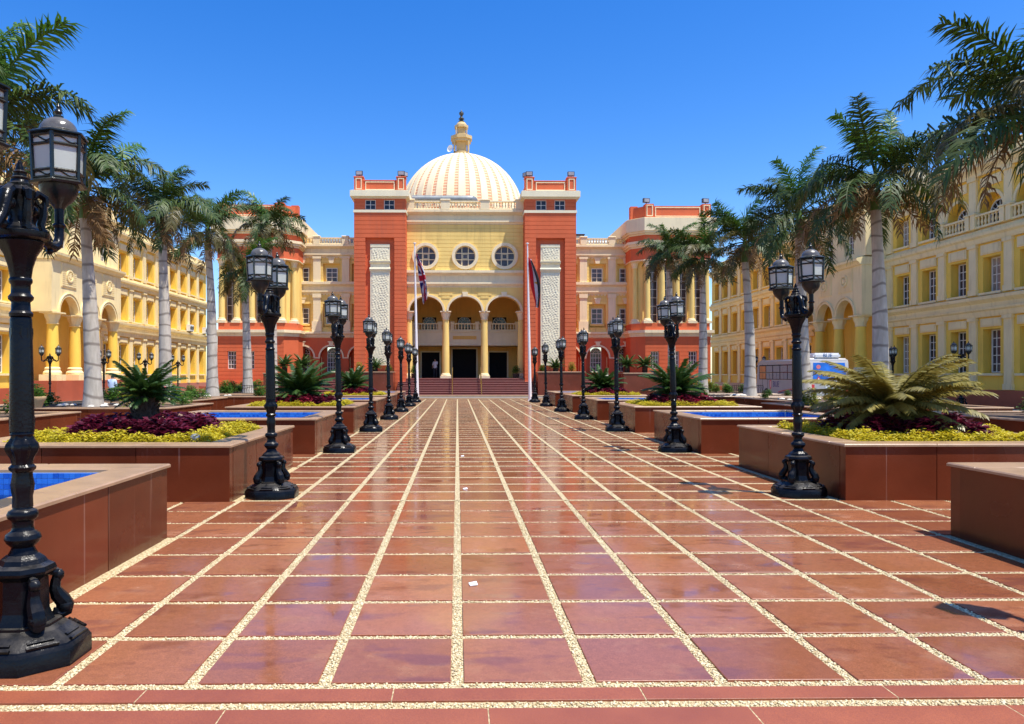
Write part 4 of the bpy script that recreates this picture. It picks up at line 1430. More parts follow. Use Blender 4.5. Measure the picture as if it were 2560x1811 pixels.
# ------------------------------------------------------------------ lamp posts
def make_lamp():
    t = thing('lamp_post', 'black twin-lantern lamp post', 'lamp post')
    b = MB()
    b.lathe([(0.355, 0), (0.355, 0.095), (0.34, 0.115), (0.335, 0.125), (0.24, 0.185), (0.20, 0.20), (0.20, 0.215)], 8, phase=PI / 8, smooth=False)
    for i in range(8):   # raised panels on the sloped top
        a = PI / 4 * i
        c, s = math.cos(a), math.sin(a)
        for (r, z, w) in ((0.275, 0.152, 0.07), (0.31, 0.135, 0.085)):
            b.tube([(r * c - w * s, r * s + w * c, z), (r * c + w * s, r * s - w * c, z)], 0.011, 5)
    b.build('base', 'iron', t)
    b = MB()
    b.lathe([(0.165, 0.21), (0.15, 0.24), (0.135, 0.28), (0.13, 0.46), (0.15, 0.475), (0.17, 0.495), (0.175, 0.51), (0.165, 0.535), (0.13, 0.55), (0.115, 0.575), (0.085, 0.60)], 8, phase=PI / 8, smooth=False)
    b.build('pedestal', 'iron', t)
    for i in range(4):
        a = PI / 4 + PI / 2 * i
        c, s = math.cos(a), math.sin(a)
        b = MB()
        pts = []; rad = []
        path = [(0.145, 0.47, .022), (0.175, 0.465, .028), (0.185, 0.44, .03), (0.175, 0.41, .03), (0.17, 0.37, .034), (0.185, 0.33, .042), (0.215, 0.29, .046), (0.235, 0.255, .046), (0.23, 0.225, .042), (0.20, 0.212, .034), (0.175, 0.225, .026), (0.18, 0.25, .018)]
        for (r, z, q) in path:
            pts.append((r * c, r * s, z)); rad.append(q)
        b.tube(pts, rad, 8)
        b.ball((0.19 * c, 0.19 * s, 0.445), 0.036, 8, 5)
        b.ball((0.225 * c, 0.225 * s, 0.255), 0.052, 8, 5)
        b.build('scroll_foot', 'iron', t)
    b = MB()
    leafmod = lambda amp, n: (lambda k, a: amp * math.cos(n * a))
    b.lathe([(0.085, 0.59), (0.065, 0.625), (0.06, 0.64), (0.085, 0.665), (0.098, 0.69), (0.09, 0.715), (0.062, 0.735), (0.055, 0.76), (0.058, 0.79), (0.08, 0.81), (0.084, 0.83), (0.075, 0.85), (0.055, 0.86), (0.052, 0.87)], 20)
    b.lathe([(0.052, 0.87), (0.05, 0.93), (0.056, 0.96), (0.06, 1.0), (0.052, 1.04), (0.05, 1.07), (0.066, 1.085), (0.068, 1.10), (0.055, 1.115)], 24, mod=leafmod(0.06, 6))
    b.lathe([(0.055, 1.115), (0.058, 1.15), (0.08, 1.19), (0.086, 1.21), (0.08, 1.235), (0.062, 1.26), (0.058, 1.28), (0.064, 1.29), (0.060, 1.305)], 32, mod=lambda k, a: 0.10 * math.cos(8 * a) if 0 < k < 6 else 0)
    b.lathe([(0.066, 1.305), (0.065, 1.45), (0.058, 1.95), (0.056, 1.96)], 20)
    b.lathe([(0.051, 1.96), (0.062, 1.968), (0.064, 1.985), (0.052, 2.0), (0.050, 2.05), (0.066, 2.065), (0.068, 2.08), (0.052, 2.1), (0.052, 2.15), (0.062, 2.165), (0.062, 2.18), (0.056, 2.19)], 20)
    b.lathe([(0.056, 2.19), (0.064, 2.25), (0.085, 2.32), (0.118, 2.375), (0.125, 2.395), (0.118, 2.40), (0.15, 2.415), (0.155, 2.43), (0.155, 2.45), (0.11, 2.46)], 32, mod=lambda k, a: 0.05 * math.cos(8 * a) if 0 < k < 4 else 0)
    for i in range(4):   # relief scroll low and high on the shaft
        a = PI / 4 + PI / 2 * i
        c, s = math.cos(a), math.sin(a)
        for zc, rr in ((1.87, 0.052), (1.36, 0.058)):
            pts = [((rr) * c - w * s, (rr) * s + w * c, zc + h) for w, h in ((-0.016, 0.03), (-0.02, 0.0), (-0.008, -0.04), (0, -0.06), (0.008, -0.04), (0.02, 0.0), (0.016, 0.03))]
            b.tube(pts, 0.007, 5)
    b.build('column', 'iron', t)
    b = MB()
    b.lathe([(0.105, 2.455), (0.1, 2.475), (0.075, 2.5), (0.062, 2.53), (0.07, 2.6), (0.08, 2.67), (0.085, 2.69), (0.062, 2.715), (0.064, 2.73), (0.05, 2.74), (0.046, 2.755), (0.052, 2.765), (0.036, 2.775), (0.034, 2.79), (0.04, 2.80), (0.024, 2.81), (0.02, 2.83), (0.006, 2.87)], 20)
    for i in range(4):
        a = PI / 4 + PI / 2 * i
        c, s = math.cos(a), math.sin(a)
        pts = [(r * c, r * s, z) for r, z in ((0.07, 2.66), (0.10, 2.69), (0.135, 2.67), (0.14, 2.63), (0.115, 2.61), (0.10, 2.63))]
        b.tube(pts, [0.018, 0.022, 0.022, 0.02, 0.016, 0.012], 7)
        pts = [(r * c, r * s, z) for r, z in ((0.13, 2.64), (0.125, 2.56), (0.11, 2.51), (0.115, 2.47), (0.145, 2.47))]
        b.tube(pts, [0.018, 0.024, 0.026, 0.026, 0.016], 7)
    b.build('crown', 'iron', t)
    for sgn in (-1, 1):
        b = MB()
        path = [(0.06, 2.66, .03), (0.11, 2.68, .036), (0.155, 2.65, .038), (0.185, 2.58, .036), (0.22, 2.51, .034), (0.28, 2.455, .032), (0.345, 2.43, .03), (0.42, 2.425, .032), (0.475, 2.45, .032), (0.498, 2.50, .03), (0.50, 2.56, .028), (0.50, 2.70, .03)]
        b.tube([(sgn * x * 0.92, 0, z) for x, z, r in path], [r for x, z, r in path], 9)
        for (x, z, r) in ((0.335, 2.47, 0.028), (0.365, 2.395, 0.022), (0.13, 2.60, 0.04), (0.20, 2.47, 0.03)):
            b.ball((sgn * x * 0.92, 0, z), r, 9, 6)
        b.tube([(sgn * 0.12, 0, 2.62), (sgn * 0.15, 0, 2.54), (sgn * 0.23, 0, 2.47), (sgn * 0.27, 0, 2.50), (sgn * 0.24, 0, 2.53)], [0.02, 0.024, 0.02, 0.018, 0.012], 7)
        b.lathe([(0.03, 2.56), (0.042, 2.575), (0.03, 2.59)], 12, sgn * 0.46, 0, cap=False)
        b.build('arm', 'iron', t)
        lx = sgn * 0.46
        b = MB()
        b.lathe([(0.03, 2.68), (0.045, 2.70), (0.085, 2.735), (0.108, 2.775), (0.115, 2.81), (0.118, 2.825)], 20)
        b.lathe([(0.168, 2.825), (0.175, 2.838), (0.16, 2.85)], 6, smooth=False)
        rb_, rt = 0.148, 0.160
        def rad(z): return rb_ + (rt - rb_) * (z - 2.85) / 0.28
        for i in range(6):
            a = PI / 3 * i
            b.tube([(rad(2.85) * math.cos(a), rad(2.85) * math.sin(a), 2.85), (rt * math.cos(a), rt * math.sin(a), 3.135)], 0.0125, 4, smooth=False)
            a2 = PI / 3 * (i + 1)
            for z in (2.858, 2.905, 3.065, 3.122):
                r = rad(z)
                b.tube([(r * math.cos(a), r * math.sin(a), z), (r * math.cos(a2), r * math.sin(a2), z)], 0.0095, 4, smooth=False)
        b.lathe([(0.165, 3.13), (0.182, 3.138), (0.182, 3.146), (0.125, 3.168), (0.118, 3.172)], 6, smooth=False)
        L = b.build('lantern', 'lantern_iron', t, (lx, 0, 0), (0, 0, R(12 * sgn)))
        b = MB()
        b.lathe([(0.118, 3.168)] + [(0.112 * math.cos(PI / 2 * k / 7), 3.172 + 0.088 * math.sin(PI / 2 * k / 7)) for k in range(7)] + [(0.03, 3.26)], 20)
        b.build('roof_dome', 'lantern_roof', L)
        b = MB()
        b.lathe([(0.032, 3.255), (0.03, 3.27), (0.016, 3.278), (0.026, 3.295), (0.018, 3.31), (0.01, 3.318), (0.013, 3.328), (0.002, 3.35)], 12)
        b.build('finial', 'lantern_iron', L)
        for i in range(6):
            a, a2 = PI / 3 * i, PI / 3 * (i + 1)
            q = MB()
            k0, k1 = 0.955, 0.935
            def pt(a_, z, k): return (rad(z) * k * math.cos(a_), rad(z) * k * math.sin(a_), z)
            V = [pt(a, 2.86, k0), pt(a2, 2.86, k0), pt(a2, 3.12, k0), pt(a, 3.12, k0), pt(a, 2.86, k1), pt(a2, 2.86, k1), pt(a2, 3.12, k1), pt(a, 3.12, k1)]
            q.add(V, [(0, 1, 2, 3), (7, 6, 5, 4), (0, 4, 5, 1), (1, 5, 6, 2), (2, 6, 7, 3), (3, 7, 4, 0)])
            q.build('pane', 'lantern_glass', L)
        b = MB()
        for i in range(6):
            a, a2 = PI / 3 * i, PI / 3 * (i + 1)
            for zc, h in ((2.882, 0.013), (3.094, 0.016)):
                pts = []
                for k in range(9):
                    u = 0.1 + 0.8 * k / 8
                    r = rad(zc)
                    x = r * (math.cos(a) * (1 - u) + math.cos(a2) * u); y = r * (math.sin(a) * (1 - u) + math.sin(a2) * u)
                    pts.append((x, y, zc + h * math.sin(2 * PI * u)))
                b.tube(pts, 0.0045, 4)
        tag(b.build('scrollwork', 'lantern_iron', L), kind='stuff')
    return t

lamp0 = make_lamp()
first = True
for side, X, txt in ((-1, -2.48, 'British'), (1, 4.62, 'Egyptian')):
    for i in range(8):
        o = lamp0 if first else copy_tree(lamp0)
        first = False
        o.location = (X, 4.2 + 5.62 * i, 0.02)
        o.rotation_euler = (R(-0.7) + random.gauss(0, 0.006), random.gauss(0, 0.007), R(90 + random.uniform(-4, 4)))
        if side < 0 and i == 0:
            o.location = (-2.50, 4.25, 0.02); o.rotation_euler = (R(-0.5), 0, R(90)); o.scale = (0.9, 1, 1)
        if side > 0 and i == 0:
            o.location.y = 3.9
        o['label'] = 'black cast iron twin-lantern lamp post, %s from the %s flag pole in its row' % (ORD[7 - i], txt)
        o['group'] = 'twin-lantern lamp posts along the plaza'
k = 0
for (x, y, rz, txt) in ((-22.3, 40.3, 15, 'before the first portico column'), (-22.3, 46.4, 75, 'before the last portico column'), (-22.3, 52.5, 20, 'before the windows just past the portico'), (-22.3, 58.6, 35, 'near the far end'),):
    o = copy_tree(lamp0); o.location = (x, y, -0.012); o.rotation_euler = (0, 0, R(rz))
    o['label'] = 'distant twin-lantern lamp post of the sunlit yellow building, ' + txt
    o['group'] = 'lamp posts by the side buildings'
for (x, y, rz, txt) in ((25.0, 35.9, 8, 'standing before a tall ground floor window'), (25.0, 41.6, 70, 'standing behind the big pale cycad'), (25.0, 60.0, 20, 'showing above the bus front')):
    o = copy_tree(lamp0); o.location = (x, y, -0.012 if y < 49 else -0.05); o.rotation_euler = (0, 0, R(rz))
    o['label'] = 'distant twin-lantern lamp post of the shaded yellow building, ' + txt
    o['group'] = 'lamp posts by the side buildings'

# ------------------------------------------------------------------ granite planters and pools
H = 0.72
def slab_wall(root, x0, x1, y0, y1, h, th=0.14, nslab=3, mat='granite_clad', zb=-0.03):
    g = 0.009
    def run(horizontal, fixed0, fixed1, a, b_):
        L = b_ - a; n = max(1, round(L / 1.22))
        for i in range(n):
            p, q = a + L * i / n, a + L * (i + 1) / n
            m = MB(); d = random.uniform(-0.0015, 0.0015)
            if horizontal: m.box(p + g / 2, q - g / 2, fixed0 + d, fixed1, zb, h)
            else: m.box(fixed0, fixed1 + d, p + g / 2, q - g / 2, zb, h)
            m.build('wall_slab', mat, root)
    run(True, y0, y0 + th, x0, x1)
    run(True, y1 - th, y1, x0, x1)
    run(False, x0, x0 + th, y0 + th, y1 - th)
    run(False, x1 - th, x1, y0 + th, y1 - th)

def coping(root, x0, x1, y0, y1, h, w=0.40, o=0.025, t=0.035, seg=1.3):
    z0, z1 = h, h + t
    def piece(xa, xb, ya, yb):
        m = MB(); m.cbox(xa, xb, ya, yb, z0 + random.uniform(0, 0.0015), z1 + random.uniform(0, 0.0015), 0.012); m.build('coping_slab', 'coping', root)
    def split(a, b_):
        n = max(1, round((b_ - a) / seg)); return [(a + (b_ - a) * i / n + 0.002, a + (b_ - a) * (i + 1) / n - 0.002) for i in range(n)]
    for a, b_ in split(x0 - o, x1 + o):
        piece(a, b_, y0 - o, y0 - o + w); piece(a, b_, y1 + o - w, y1 + o)
    for a, b_ in split(y0 - o + w + 0.002, y1 + o - w - 0.002):
        piece(x0 - o, x0 - o + w, a, b_); piece(x1 + o - w, x1 + o, a, b_)

def mosaic_mesh(w, d, h):
    b = MB(); st = 0.052; g = 0.003
    nx = int(w / st); nz = int(h / st)
    for i in range(nx):
        for k in range(nz):
            x0 = -w / 2 + st * i + g / 2; z1 = -st * k - g / 2
            b.box(x0, x0 + st - g, d / 2 - 0.008, d / 2 + 0.004, z1 - st + g, z1)
            b.box(x0, x0 + st - g, -d / 2 - 0.004, -d / 2 + 0.008, z1 - st + g, z1)
            b.box(-w / 2 - 0.004, -w / 2 + 0.008, x0, x0 + st - g, z1 - st + g, z1)
            b.box(w / 2 - 0.008, w / 2 + 0.004, x0, x0 + st - g, z1 - st + g, z1)
    return b.mesh('mosaic_tile', 'mosaic', fix=False)
MOS = mosaic_mesh(2.84, 2.84, 0.5)
gb = MB()
for (xa, xb, ya, yb) in ((-1.46, 1.46, 1.42, 1.46), (-1.46, 1.46, -1.46, -1.42), (-1.46, -1.42, -1.42, 1.42), (1.42, 1.46, -1.42, 1.42)):
    gb.box(xa, xb, ya, yb, -0.6, 0.0)
GROUT = gb.mesh('basin_wall', 'grout')

def scatter_leaves(n, fn, size, seed, mat, droop=0.35, aspect=0.5, up=0.5):
    """leaf quads (folded pair of triangles) at positions from fn(rng)"""
    rg = random.Random(seed)
    V = []; F = []
    for i in range(n):
        x, y, z, s = fn(rg)
        s *= size * rg.uniform(0.7, 1.3)
        a = rg.uniform(0, 2 * PI); e = rg.uniform(-0.3, 1.0) * up + 0.2
        d = Vector((math.cos(a) * math.cos(e), math.sin(a) * math.cos(e), math.sin(e)))
        sd = Vector((-math.sin(a), math.cos(a), rg.uniform(-0.4, 0.4))).normalized() * s * aspect * 0.5
        p = Vector((x, y, z)); mid = p + d * s * 0.5; tip = p + d * s - Vector((0, 0, s * droop * 0.5))
        k = len(V)
        V += [tuple(p), tuple(mid + sd), tuple(tip), tuple(mid - sd)]
        F += [(k, k + 1, k + 2), (k, k + 2, k + 3)]
    me = bpy.data.meshes.new('leaves')
    me.from_pydata(V, [], F)
    me.materials.append(M[mat])
    me.update()
    return me

def ring_pos(rg):
    while True:
        x, y = rg.uniform(-1.36, 1.36), rg.uniform(-1.36, 1.36)
        q = max(abs(x), abs(y))
        gap = math.sin(3.1 * x + 1.7) * math.sin(2.7 * y + 0.6) + 0.4 * math.sin(8 * x - 5 * y)
        if q > 0.98 and (gap > -0.75 or rg.random() < 0.25):
            break
    edge = min(1.0, (1.36 - q) / 0.14 + 0.35)
    bumpy = 0.7 + 0.3 * math.sin(7 * x + 2 * math.sin(5 * y)) * math.sin(6 * y + 1)
    return x, y, 0.02 + rg.random() ** 0.6 * 0.17 * edge * bumpy * (0.75 + 0.5 * rg.random()), 1.0
def inner_pos(rg):
    while True:
        x, y = rg.uniform(-1.08, 1.08), rg.uniform(-1.08, 1.08)
        q = math.hypot(x, y) * 0.6 + max(abs(x), abs(y)) * 0.4
        if 0.22 < q < 1.04:
            break
    h = 0.34 * min(1, (1.1 - q) / 0.25) * (0.75 + 0.25 * math.sin(8 * x + 1) * math.sin(7 * y + 2))
    return x, y, 0.03 + rg.random() ** 0.5 * h, 1.0
HY = [scatter_leaves(15000, ring_pos, 0.055, s, 'hedge_yellow') for s in (1, 2)]
HP = [scatter_leaves(5200, inner_pos, 0.125, s, 'hedge_purple', aspect=0.55) for s in (3, 4)]
HR = scatter_leaves(1400, lambda rg: (lambda p: (p[0] * 0.9, -abs(p[1]), p[2] + 0.02, 1.0))(inner_pos(rg)), 0.11, 9, 'hedge_red', aspect=0.5)

# cycads -----------------------------------------------------------
def frond_mesh(L, e0, e1, nl, ll, lw, vdeg, mat, rach, seed=0, droop=0.0, base=0.06, segs=10, taper_pow=0.7, jitter=0.12, ragged=0.0, matr=None, spread=0.0):
    """pinnate frond leaving the origin along +x; e0/e1 elevation at base/tip"""
    rg = random.Random(seed)
    pts = [Vector((0, 0, 0))]
    tang = []
    for i in range(segs):
        u = (i + 0.5) / segs
        e = e0 + (e1 - e0) * u ** 1.3
        tang.append(Vector((math.cos(e), 0, math.sin(e))))
        pts.append(pts[-1] + tang[-1] * (L / segs))
    tang.append(tang[-1])
    b = MB()
    b.tube([tuple(p) for p in pts], [rach * (1 - 0.8 * i / segs) for i in range(segs + 1)], 5, mi=1)
    V = []; F = []
    for i in range(nl):
        u = base + (1 - base) * (i + 0.5) / nl
        fi = u * segs; k = min(int(fi), segs - 1); w = fi - k
        p = pts[k] * (1 - w) + pts[k + 1] * w
        t = (tang[k] * (1 - w) + tang[min(k + 1, segs)] * w).normalized()
        side = Vector((0, 1, 0)); nrm = t.cross(side) * -1
        prof = min(1.0, (u - base * 0.5) / 0.18) * (1.0 - max(0, u - 0.35) / 0.65 * (1 - 0.35)) ** taper_pow
        for s in (-1, 1):
            if rg.random() < ragged:
                continue
            l = ll * prof * rg.uniform(1 - jitter, 1 + jitter)
            fwd = 0.35 + 0.9 * u ** 2
            lift = math.sin(vdeg) + rg.uniform(-1, 1) * spread
            d = (side * s + t * fwd + nrm * lift).normalized()
            d = (d + Vector((rg.gauss(0, jitter * .6), rg.gauss(0, jitter * .6), rg.gauss(0, jitter * .6)))).normalized()
            d2 = (d + Vector((0, 0, -droop * rg.uniform(0.7, 1.3)))).normalized()
            wv = (t - d * t.dot(d)).normalized() * lw * 0.5
            p0 = p; p1 = p + d * l * 0.45; p2 = p1 + d2 * l * 0.55
            o = len(V)
            V += [tuple(p0 - wv * 0.6), tuple(p0 + wv * 0.6), tuple(p1 + wv), tuple(p1 - wv), tuple(p2)]
            F += [(o, o + 1, o + 2, o + 3), (o + 3, o + 2, o + 4)]
    b.add(V, F, 0)
    return b.mesh('frond', [mat, matr or mat], fix=False)

CY = {}
for mat in ('cycad_leaf', 'cycad_leaf_pale'):
    shapes = ((1.15, 0.5), (0.85, 0.05), (0.55, -0.3), (0.2, -0.6)) if mat == 'cycad_leaf' else ((0.9, 0.1), (0.6, -0.15), (0.3, -0.45), (-0.05, -0.8))
    CY[mat] = [frond_mesh(1.0, e0, e1, 56, 0.20, 0.023, 0.45, mat, 0.011, seed=i, droop=0.1, base=0.1) for i, (e0, e1) in enumerate(shapes)]
TRK = MB()
TRK.lathe([(0.17, 0), (0.2, 0.08), (0.21, 0.25), (0.19, 0.4), (0.14, 0.47)], 18, mod=lambda k, a: 0.10 * math.cos(9 * a + k * 1.7))
for i in range(70):
    a = 2.399 * i; z = 0.03 + 0.4 * i / 70
    TRK.tube([(0.19 * math.cos(a), 0.19 * math.sin(a), z), (0.25 * math.cos(a), 0.25 * math.sin(a), z + 0.05)], [0.03, 0.012], 4, smooth=False)
TRK_ME = TRK.mesh('trunk', 'trunk_brown')

def cycad(label, loc, size, trunk, mat, n=44, seed=0, group='cycads in the planters'):
    rg = random.Random(seed)
    t = thing('cycad', label, 'cycad', loc, rg.uniform(0, 6), group)
    obj('trunk', TRK_ME, t, (0, 0, -0.02), scale=(trunk[0], trunk[0], trunk[1]))
    top = 0.43 * trunk[1]
    for i in range(n):
        u = (i + 0.5) / n
        k = min(3, int(u * 4))
        o = obj('frond', CY[mat][k], t, (0, 0, top + 0.03 * (1 - u)), (rg.gauss(0, 0.06), rg.gauss(0, 0.10), 2.399 * i + rg.gauss(0, 0.1)), size * rg.uniform(0.85, 1.1) * (0.75 + 0.25 * math.sin(PI * min(1, 0.25 + u))))
    return t

SIDE = {-1: 'British', 1: 'Egyptian'}
for s in (-1, 1):
    np_ = 0; nq = 0
    for i, (y0, y1, kind) in enumerate(BL):
        x0, x1 = (XL_EDGE - BW, XL_EDGE) if s < 0 else (XR_EDGE, XR_EDGE + BW)
        cxm, cym = (x0 + x1) / 2, (y0 + y1) / 2
        last = len([q for q in BL if q[2] == kind])
        if kind == 'planter':
            np_ += 1
            k = last - np_
            t = thing('planter', 'square red granite planter, %s from the entrance stairs on the %s flag side' % (ORD[k], SIDE[s]), 'planter', (cxm, cym, 0), 0, 'granite planters along the plaza')
        else:
            nq += 1
            k = last - nq
            t = thing('pool', 'granite pool lined with blue mosaic, %s from the stairs on the %s flag side' % (ORD[k], SIDE[s]), 'pool', (cxm, cym, 0), 0, 'raised pools along the plaza')
        hw = BW / 2
        slab_wall(t, -hw, hw, -hw, hw, H)
        coping(t, -hw, hw, -hw, hw, H)
        if kind == 'planter':
            m = MB(); m.box(-hw + 0.15, hw - 0.15, -hw + 0.15, hw - 0.15, 0.3, 0.70); m.build('soil', 'soil', t)
            where = '%s planter from the entrance stairs on the %s flag side' % (ORD[k], SIDE[s])
            r4 = random.choice((0, 1, 2, 3)) * PI / 2
            tag(obj('yellow_hedge', HY[np_ % 2], None, (cxm, cym, 0.69), (0, 0, r4)), 'low yellow green hedge edging the ' + where, 'hedge', 'yellow hedges in the planters', 'stuff')
            tag(obj('purple_plants', HP[np_ % 2], None, (cxm, cym, 0.69), (0, 0, r4)), 'dark purple leafy plants under the cycad in the ' + where, 'plants', 'purple plants in the planters', 'stuff')
            if np_ >= 2:
                tag(obj('red_plants', HR, None, (cxm, cym, 0.70), (0, 0, R(25) * s)), 'bright red leafy plants in the ' + where, 'plants', 'red plants in the planters', 'stuff')
            big = s > 0 and np_ == 1
            if np_ == 1 and s < 0:
                cycad('dark green cycad on a thick trunk among purple plants by the first pool', (cxm - 0.05, cym, 0.69), 0.66, (0.85, 1.4), 'cycad_leaf', 60, 5)
            elif big:
                cycad('big spreading pale yellow green cycad beside the bus side', (cxm - 0.15, cym, 0.69), 1.36, (1.25, 1.0), 'cycad_leaf_pale', 78, 12)
            else:
                cycad('dark green cycad in the ' + where, (cxm - 0.1, cym, 0.69), 1.25 if np_ == 2 else 1.1, (1.1, 0.85), 'cycad_leaf', 60, 20 + np_ + s)
        else:
            m = MB(); m.box(-hw + 0.13, hw - 0.13, -hw + 0.13, hw - 0.13, 0.0, 0.17); m.build('basin_floor', 'mosaic_floor', t)
            obj('basin_wall', GROUT, t, (0, 0, H - 0.002))
            tag(obj('mosaic_tiles', MOS, t, (0, 0, H - 0.004)), kind='stuff')
            m = MB(); m.box(-1.41, 1.41, -1.41, 1.41, 0.50, 0.51)
            m.build('water', 'water', t)
# small ground spot in the first planter
t = thing('garden_spotlight', 'small grey garden spotlight at the edge of the yellow hedge', 'spotlight', (-3.55, 9.95, 0.70))
b = MB(); b.lathe([(0.04, 0.0), (0.03, 0.02), (0.03, 0.06)], 10); b.build('stem', 'flood_black', t)
b = MB(); b.ball((0, 0, 0.10), 0.07, 14, 8, sz=0.8); b.build('housing', 'grey_metal', t)

# outer beds with palms ---------------------------------------------
SEG = [(5.0, 18.9, 0), (20.9, 24.6, 1), (25.3, 30.9, 0), (32.0, 35.7, 1), (36.5, 47.0, 0)]
for s in (-1, 1):
    for k, (y0, y1, pr) in enumerate(SEG):
        xi = 10.75 if not pr else 9.25
        xo = 15.0
        x0, x1 = (AX - xo, AX - xi) if s < 0 else (AX + xi, AX + xo)
        t = thing('flower_bed', 'long raised flower bed, %s from the cross road on the %s flag side' % (ORD[4 - k], SIDE[s]), 'flower bed', ((x0 + x1) / 2, (y0 + y1) / 2, 0), 0, 'raised beds along the palms')
        hx, hy = (x1 - x0) / 2, (y1 - y0) / 2
        slab_wall(t, -hx, hx, -hy, hy, H - 0.04)
        coping(t, -hx, hx, -hy, hy, H - 0.04, w=0.26, seg=2.0)
        m = MB(); m.box(-hx + 0.15, hx - 0.15, -hy + 0.15, hy - 0.15, 0.3, 0.67); m.build('soil', 'soil', t)

# palms ---------------------------------------------------------------
PF = {
    'up': [frond_mesh(2.3, 1.45, 0.35, 74, 0.62, 0.042, 0.1, 'palm_leaf_young', 0.03, seed=1, droop=0.55, base=0.16, spread=0.5, jitter=0.24, ragged=0.06),
           frond_mesh(2.4, 1.25, -0.15, 74, 0.66, 0.042, 0.1, 'palm_leaf', 0.03, seed=2, droop=0.6, base=0.16, spread=0.5, jitter=0.24, ragged=0.06)],
    'arch': [frond_mesh(2.5, 1.0, -0.75, 74, 0.68, 0.042, 0.1, 'palm_leaf', 0.03, seed=3, droop=0.7, base=0.16, spread=0.5, jitter=0.26, ragged=0.08),
             frond_mesh(2.5, 0.75, -1.05, 74, 0.68, 0.042, 0.1, 'palm_leaf', 0.03, seed=4, droop=0.8, base=0.16, spread=0.5, jitter=0.26, ragged=0.08)],
    'old': [frond_mesh(2.4, 0.45, -1.35, 70, 0.64, 0.042, 0.0, 'palm_leaf_old', 0.03, seed=5, droop=0.95, base=0.14, spread=0.4, jitter=0.25, ragged=0.12),
            frond_mesh(2.3, 0.1, -1.45, 68, 0.6, 0.040, 0.0, 'palm_leaf', 0.03, seed=6, droop=0.95, base=0.14, spread=0.4, jitter=0.25, ragged=0.12)],
    'hang': [frond_mesh(2.3, -0.15, -1.5, 66, 0.6, 0.038, 0.0, 'palm_leaf', 0.028, seed=9, droop=1.1, base=0.12, spread=0.4, jitter=0.28, ragged=0.1),
             frond_mesh(2.2, -0.45, -1.55, 64, 0.55, 0.036, 0.0, 'palm_leaf_old', 0.028, seed=10, droop=1.1, base=0.12, spread=0.4, jitter=0.3, ragged=0.15)],
    'dry': [frond_mesh(2.1, -0.1, -1.5, 64, 0.5, 0.034, 0.0, 'palm_leaf_dry', 0.028, seed=7, droop=1.2, base=0.12, spread=0.3, jitter=0.3, ragged=0.25),
            frond_mesh(1.8, -0.6, -1.55, 58, 0.42, 0.03, 0.0, 'palm_leaf_dry', 0.026, seed=8, droop=1.2, base=0.12, spread=0.3, jitter=0.3, ragged=0.3)],
}
def palm(label, x, y, zt, seed, size=1.0, lean=(0, 0), dry=3, old=4):
    """zt = height of the top of the grey trunk"""
    rg = random.Random(seed)
    zb = 0.66
    t = thing('palm_tree', label, 'palm tree', (x, y, zb), rg.uniform(0, 6.28), 'royal palms in the raised beds')
    h = zt - zb
    V = []; rad = []
    b = MB()
    for k in range(22):
        u = k / 21
        r = 0.21 + 0.12 * math.exp(-u * 9) + 0.035 * math.sin(PI * min(1, u * 1.3)) - 0.06 * u
        V.append((lean[0] * u * u + 0.02 * math.sin(5 * u + seed), lean[1] * u * u + 0.02 * math.cos(4 * u + seed), -0.02 + h * u)); rad.append(r)
    b.tube(V, rad, 18)
    b.build('trunk', 'palm_trunk', t)
    tx, ty = V[-1][0], V[-1][1]
    b = MB()
    b.tube([(tx, ty, h - 0.05), (tx, ty, h + 0.2), (tx, ty, h + 0.7), (tx, ty, h + 1.1)], [0.165, 0.17, 0.13, 0.06], 14)
    b.build('crownshaft', 'palm_shaft', t)
    n = 0
    def put(kind, cnt, z, spread):
        nonlocal n
        for i in range(cnt):
            me = rg.choice(PF[kind])
            obj('frond', me, t, (tx, ty, h + z + rg.uniform(-0.08, 0.08)), (rg.gauss(0, 0.35), rg.gauss(0, spread), 2.399 * n + rg.gauss(0, 0.25)), size * rg.uniform(0.85, 1.1))
            n += 1
    put('up', 6, 1.0, 0.16)
    put('arch', 8, 0.95, 0.20)
    put('old', old, 0.85, 0.15)
    put('hang', 4, 0.75, 0.15)
    put('dry', dry, 0.7, 0.12)
    b = MB()   # spear leaf
    b.tube([(tx, ty, h + 1.0), (tx + 0.05, ty, h + 1.7), (tx + 0.12, ty, h + 2.3)], [0.04, 0.03, 0.006], 6)
    b.build('spear_leaf', 'palm_leaf_young', t)
    return t
PX = 12.45
for s, rows in ((-1, [(17.35, 6.6, 1.12), (22.97, 6.55, 0.98), (28.6, 7.1, 0.92), (34.2, 7.5, 0.86), (39.8, 6.5, 0.86), (45.4, 10.0, 0.95)]),
                (1, [(16.7, 6.8, 1.2), (23.15, 6.95, 1.05), (28.5, 7.05, 0.95), (33.5, 6.9, 0.88), (40.0, 7.2, 0.84), (45.9, 8.3, 0.84)])):
    for i, (y, zt, sz) in enumerate(rows):
        palm('grey trunked royal palm, %s from the main building on the %s flag side' % (ORD[5 - i], SIDE[s]),
             AX + s * PX + (0.1 if s > 0 and i == 2 else 0), y, zt, 100 + i * 7 + s, sz * 1.18, (random.uniform(-0.4, 0.4), random.uniform(-0.3, 0.3)), dry=4 + (i * 2 + (s > 0)) % 4, old=5 + (i + (s > 0)) % 3)

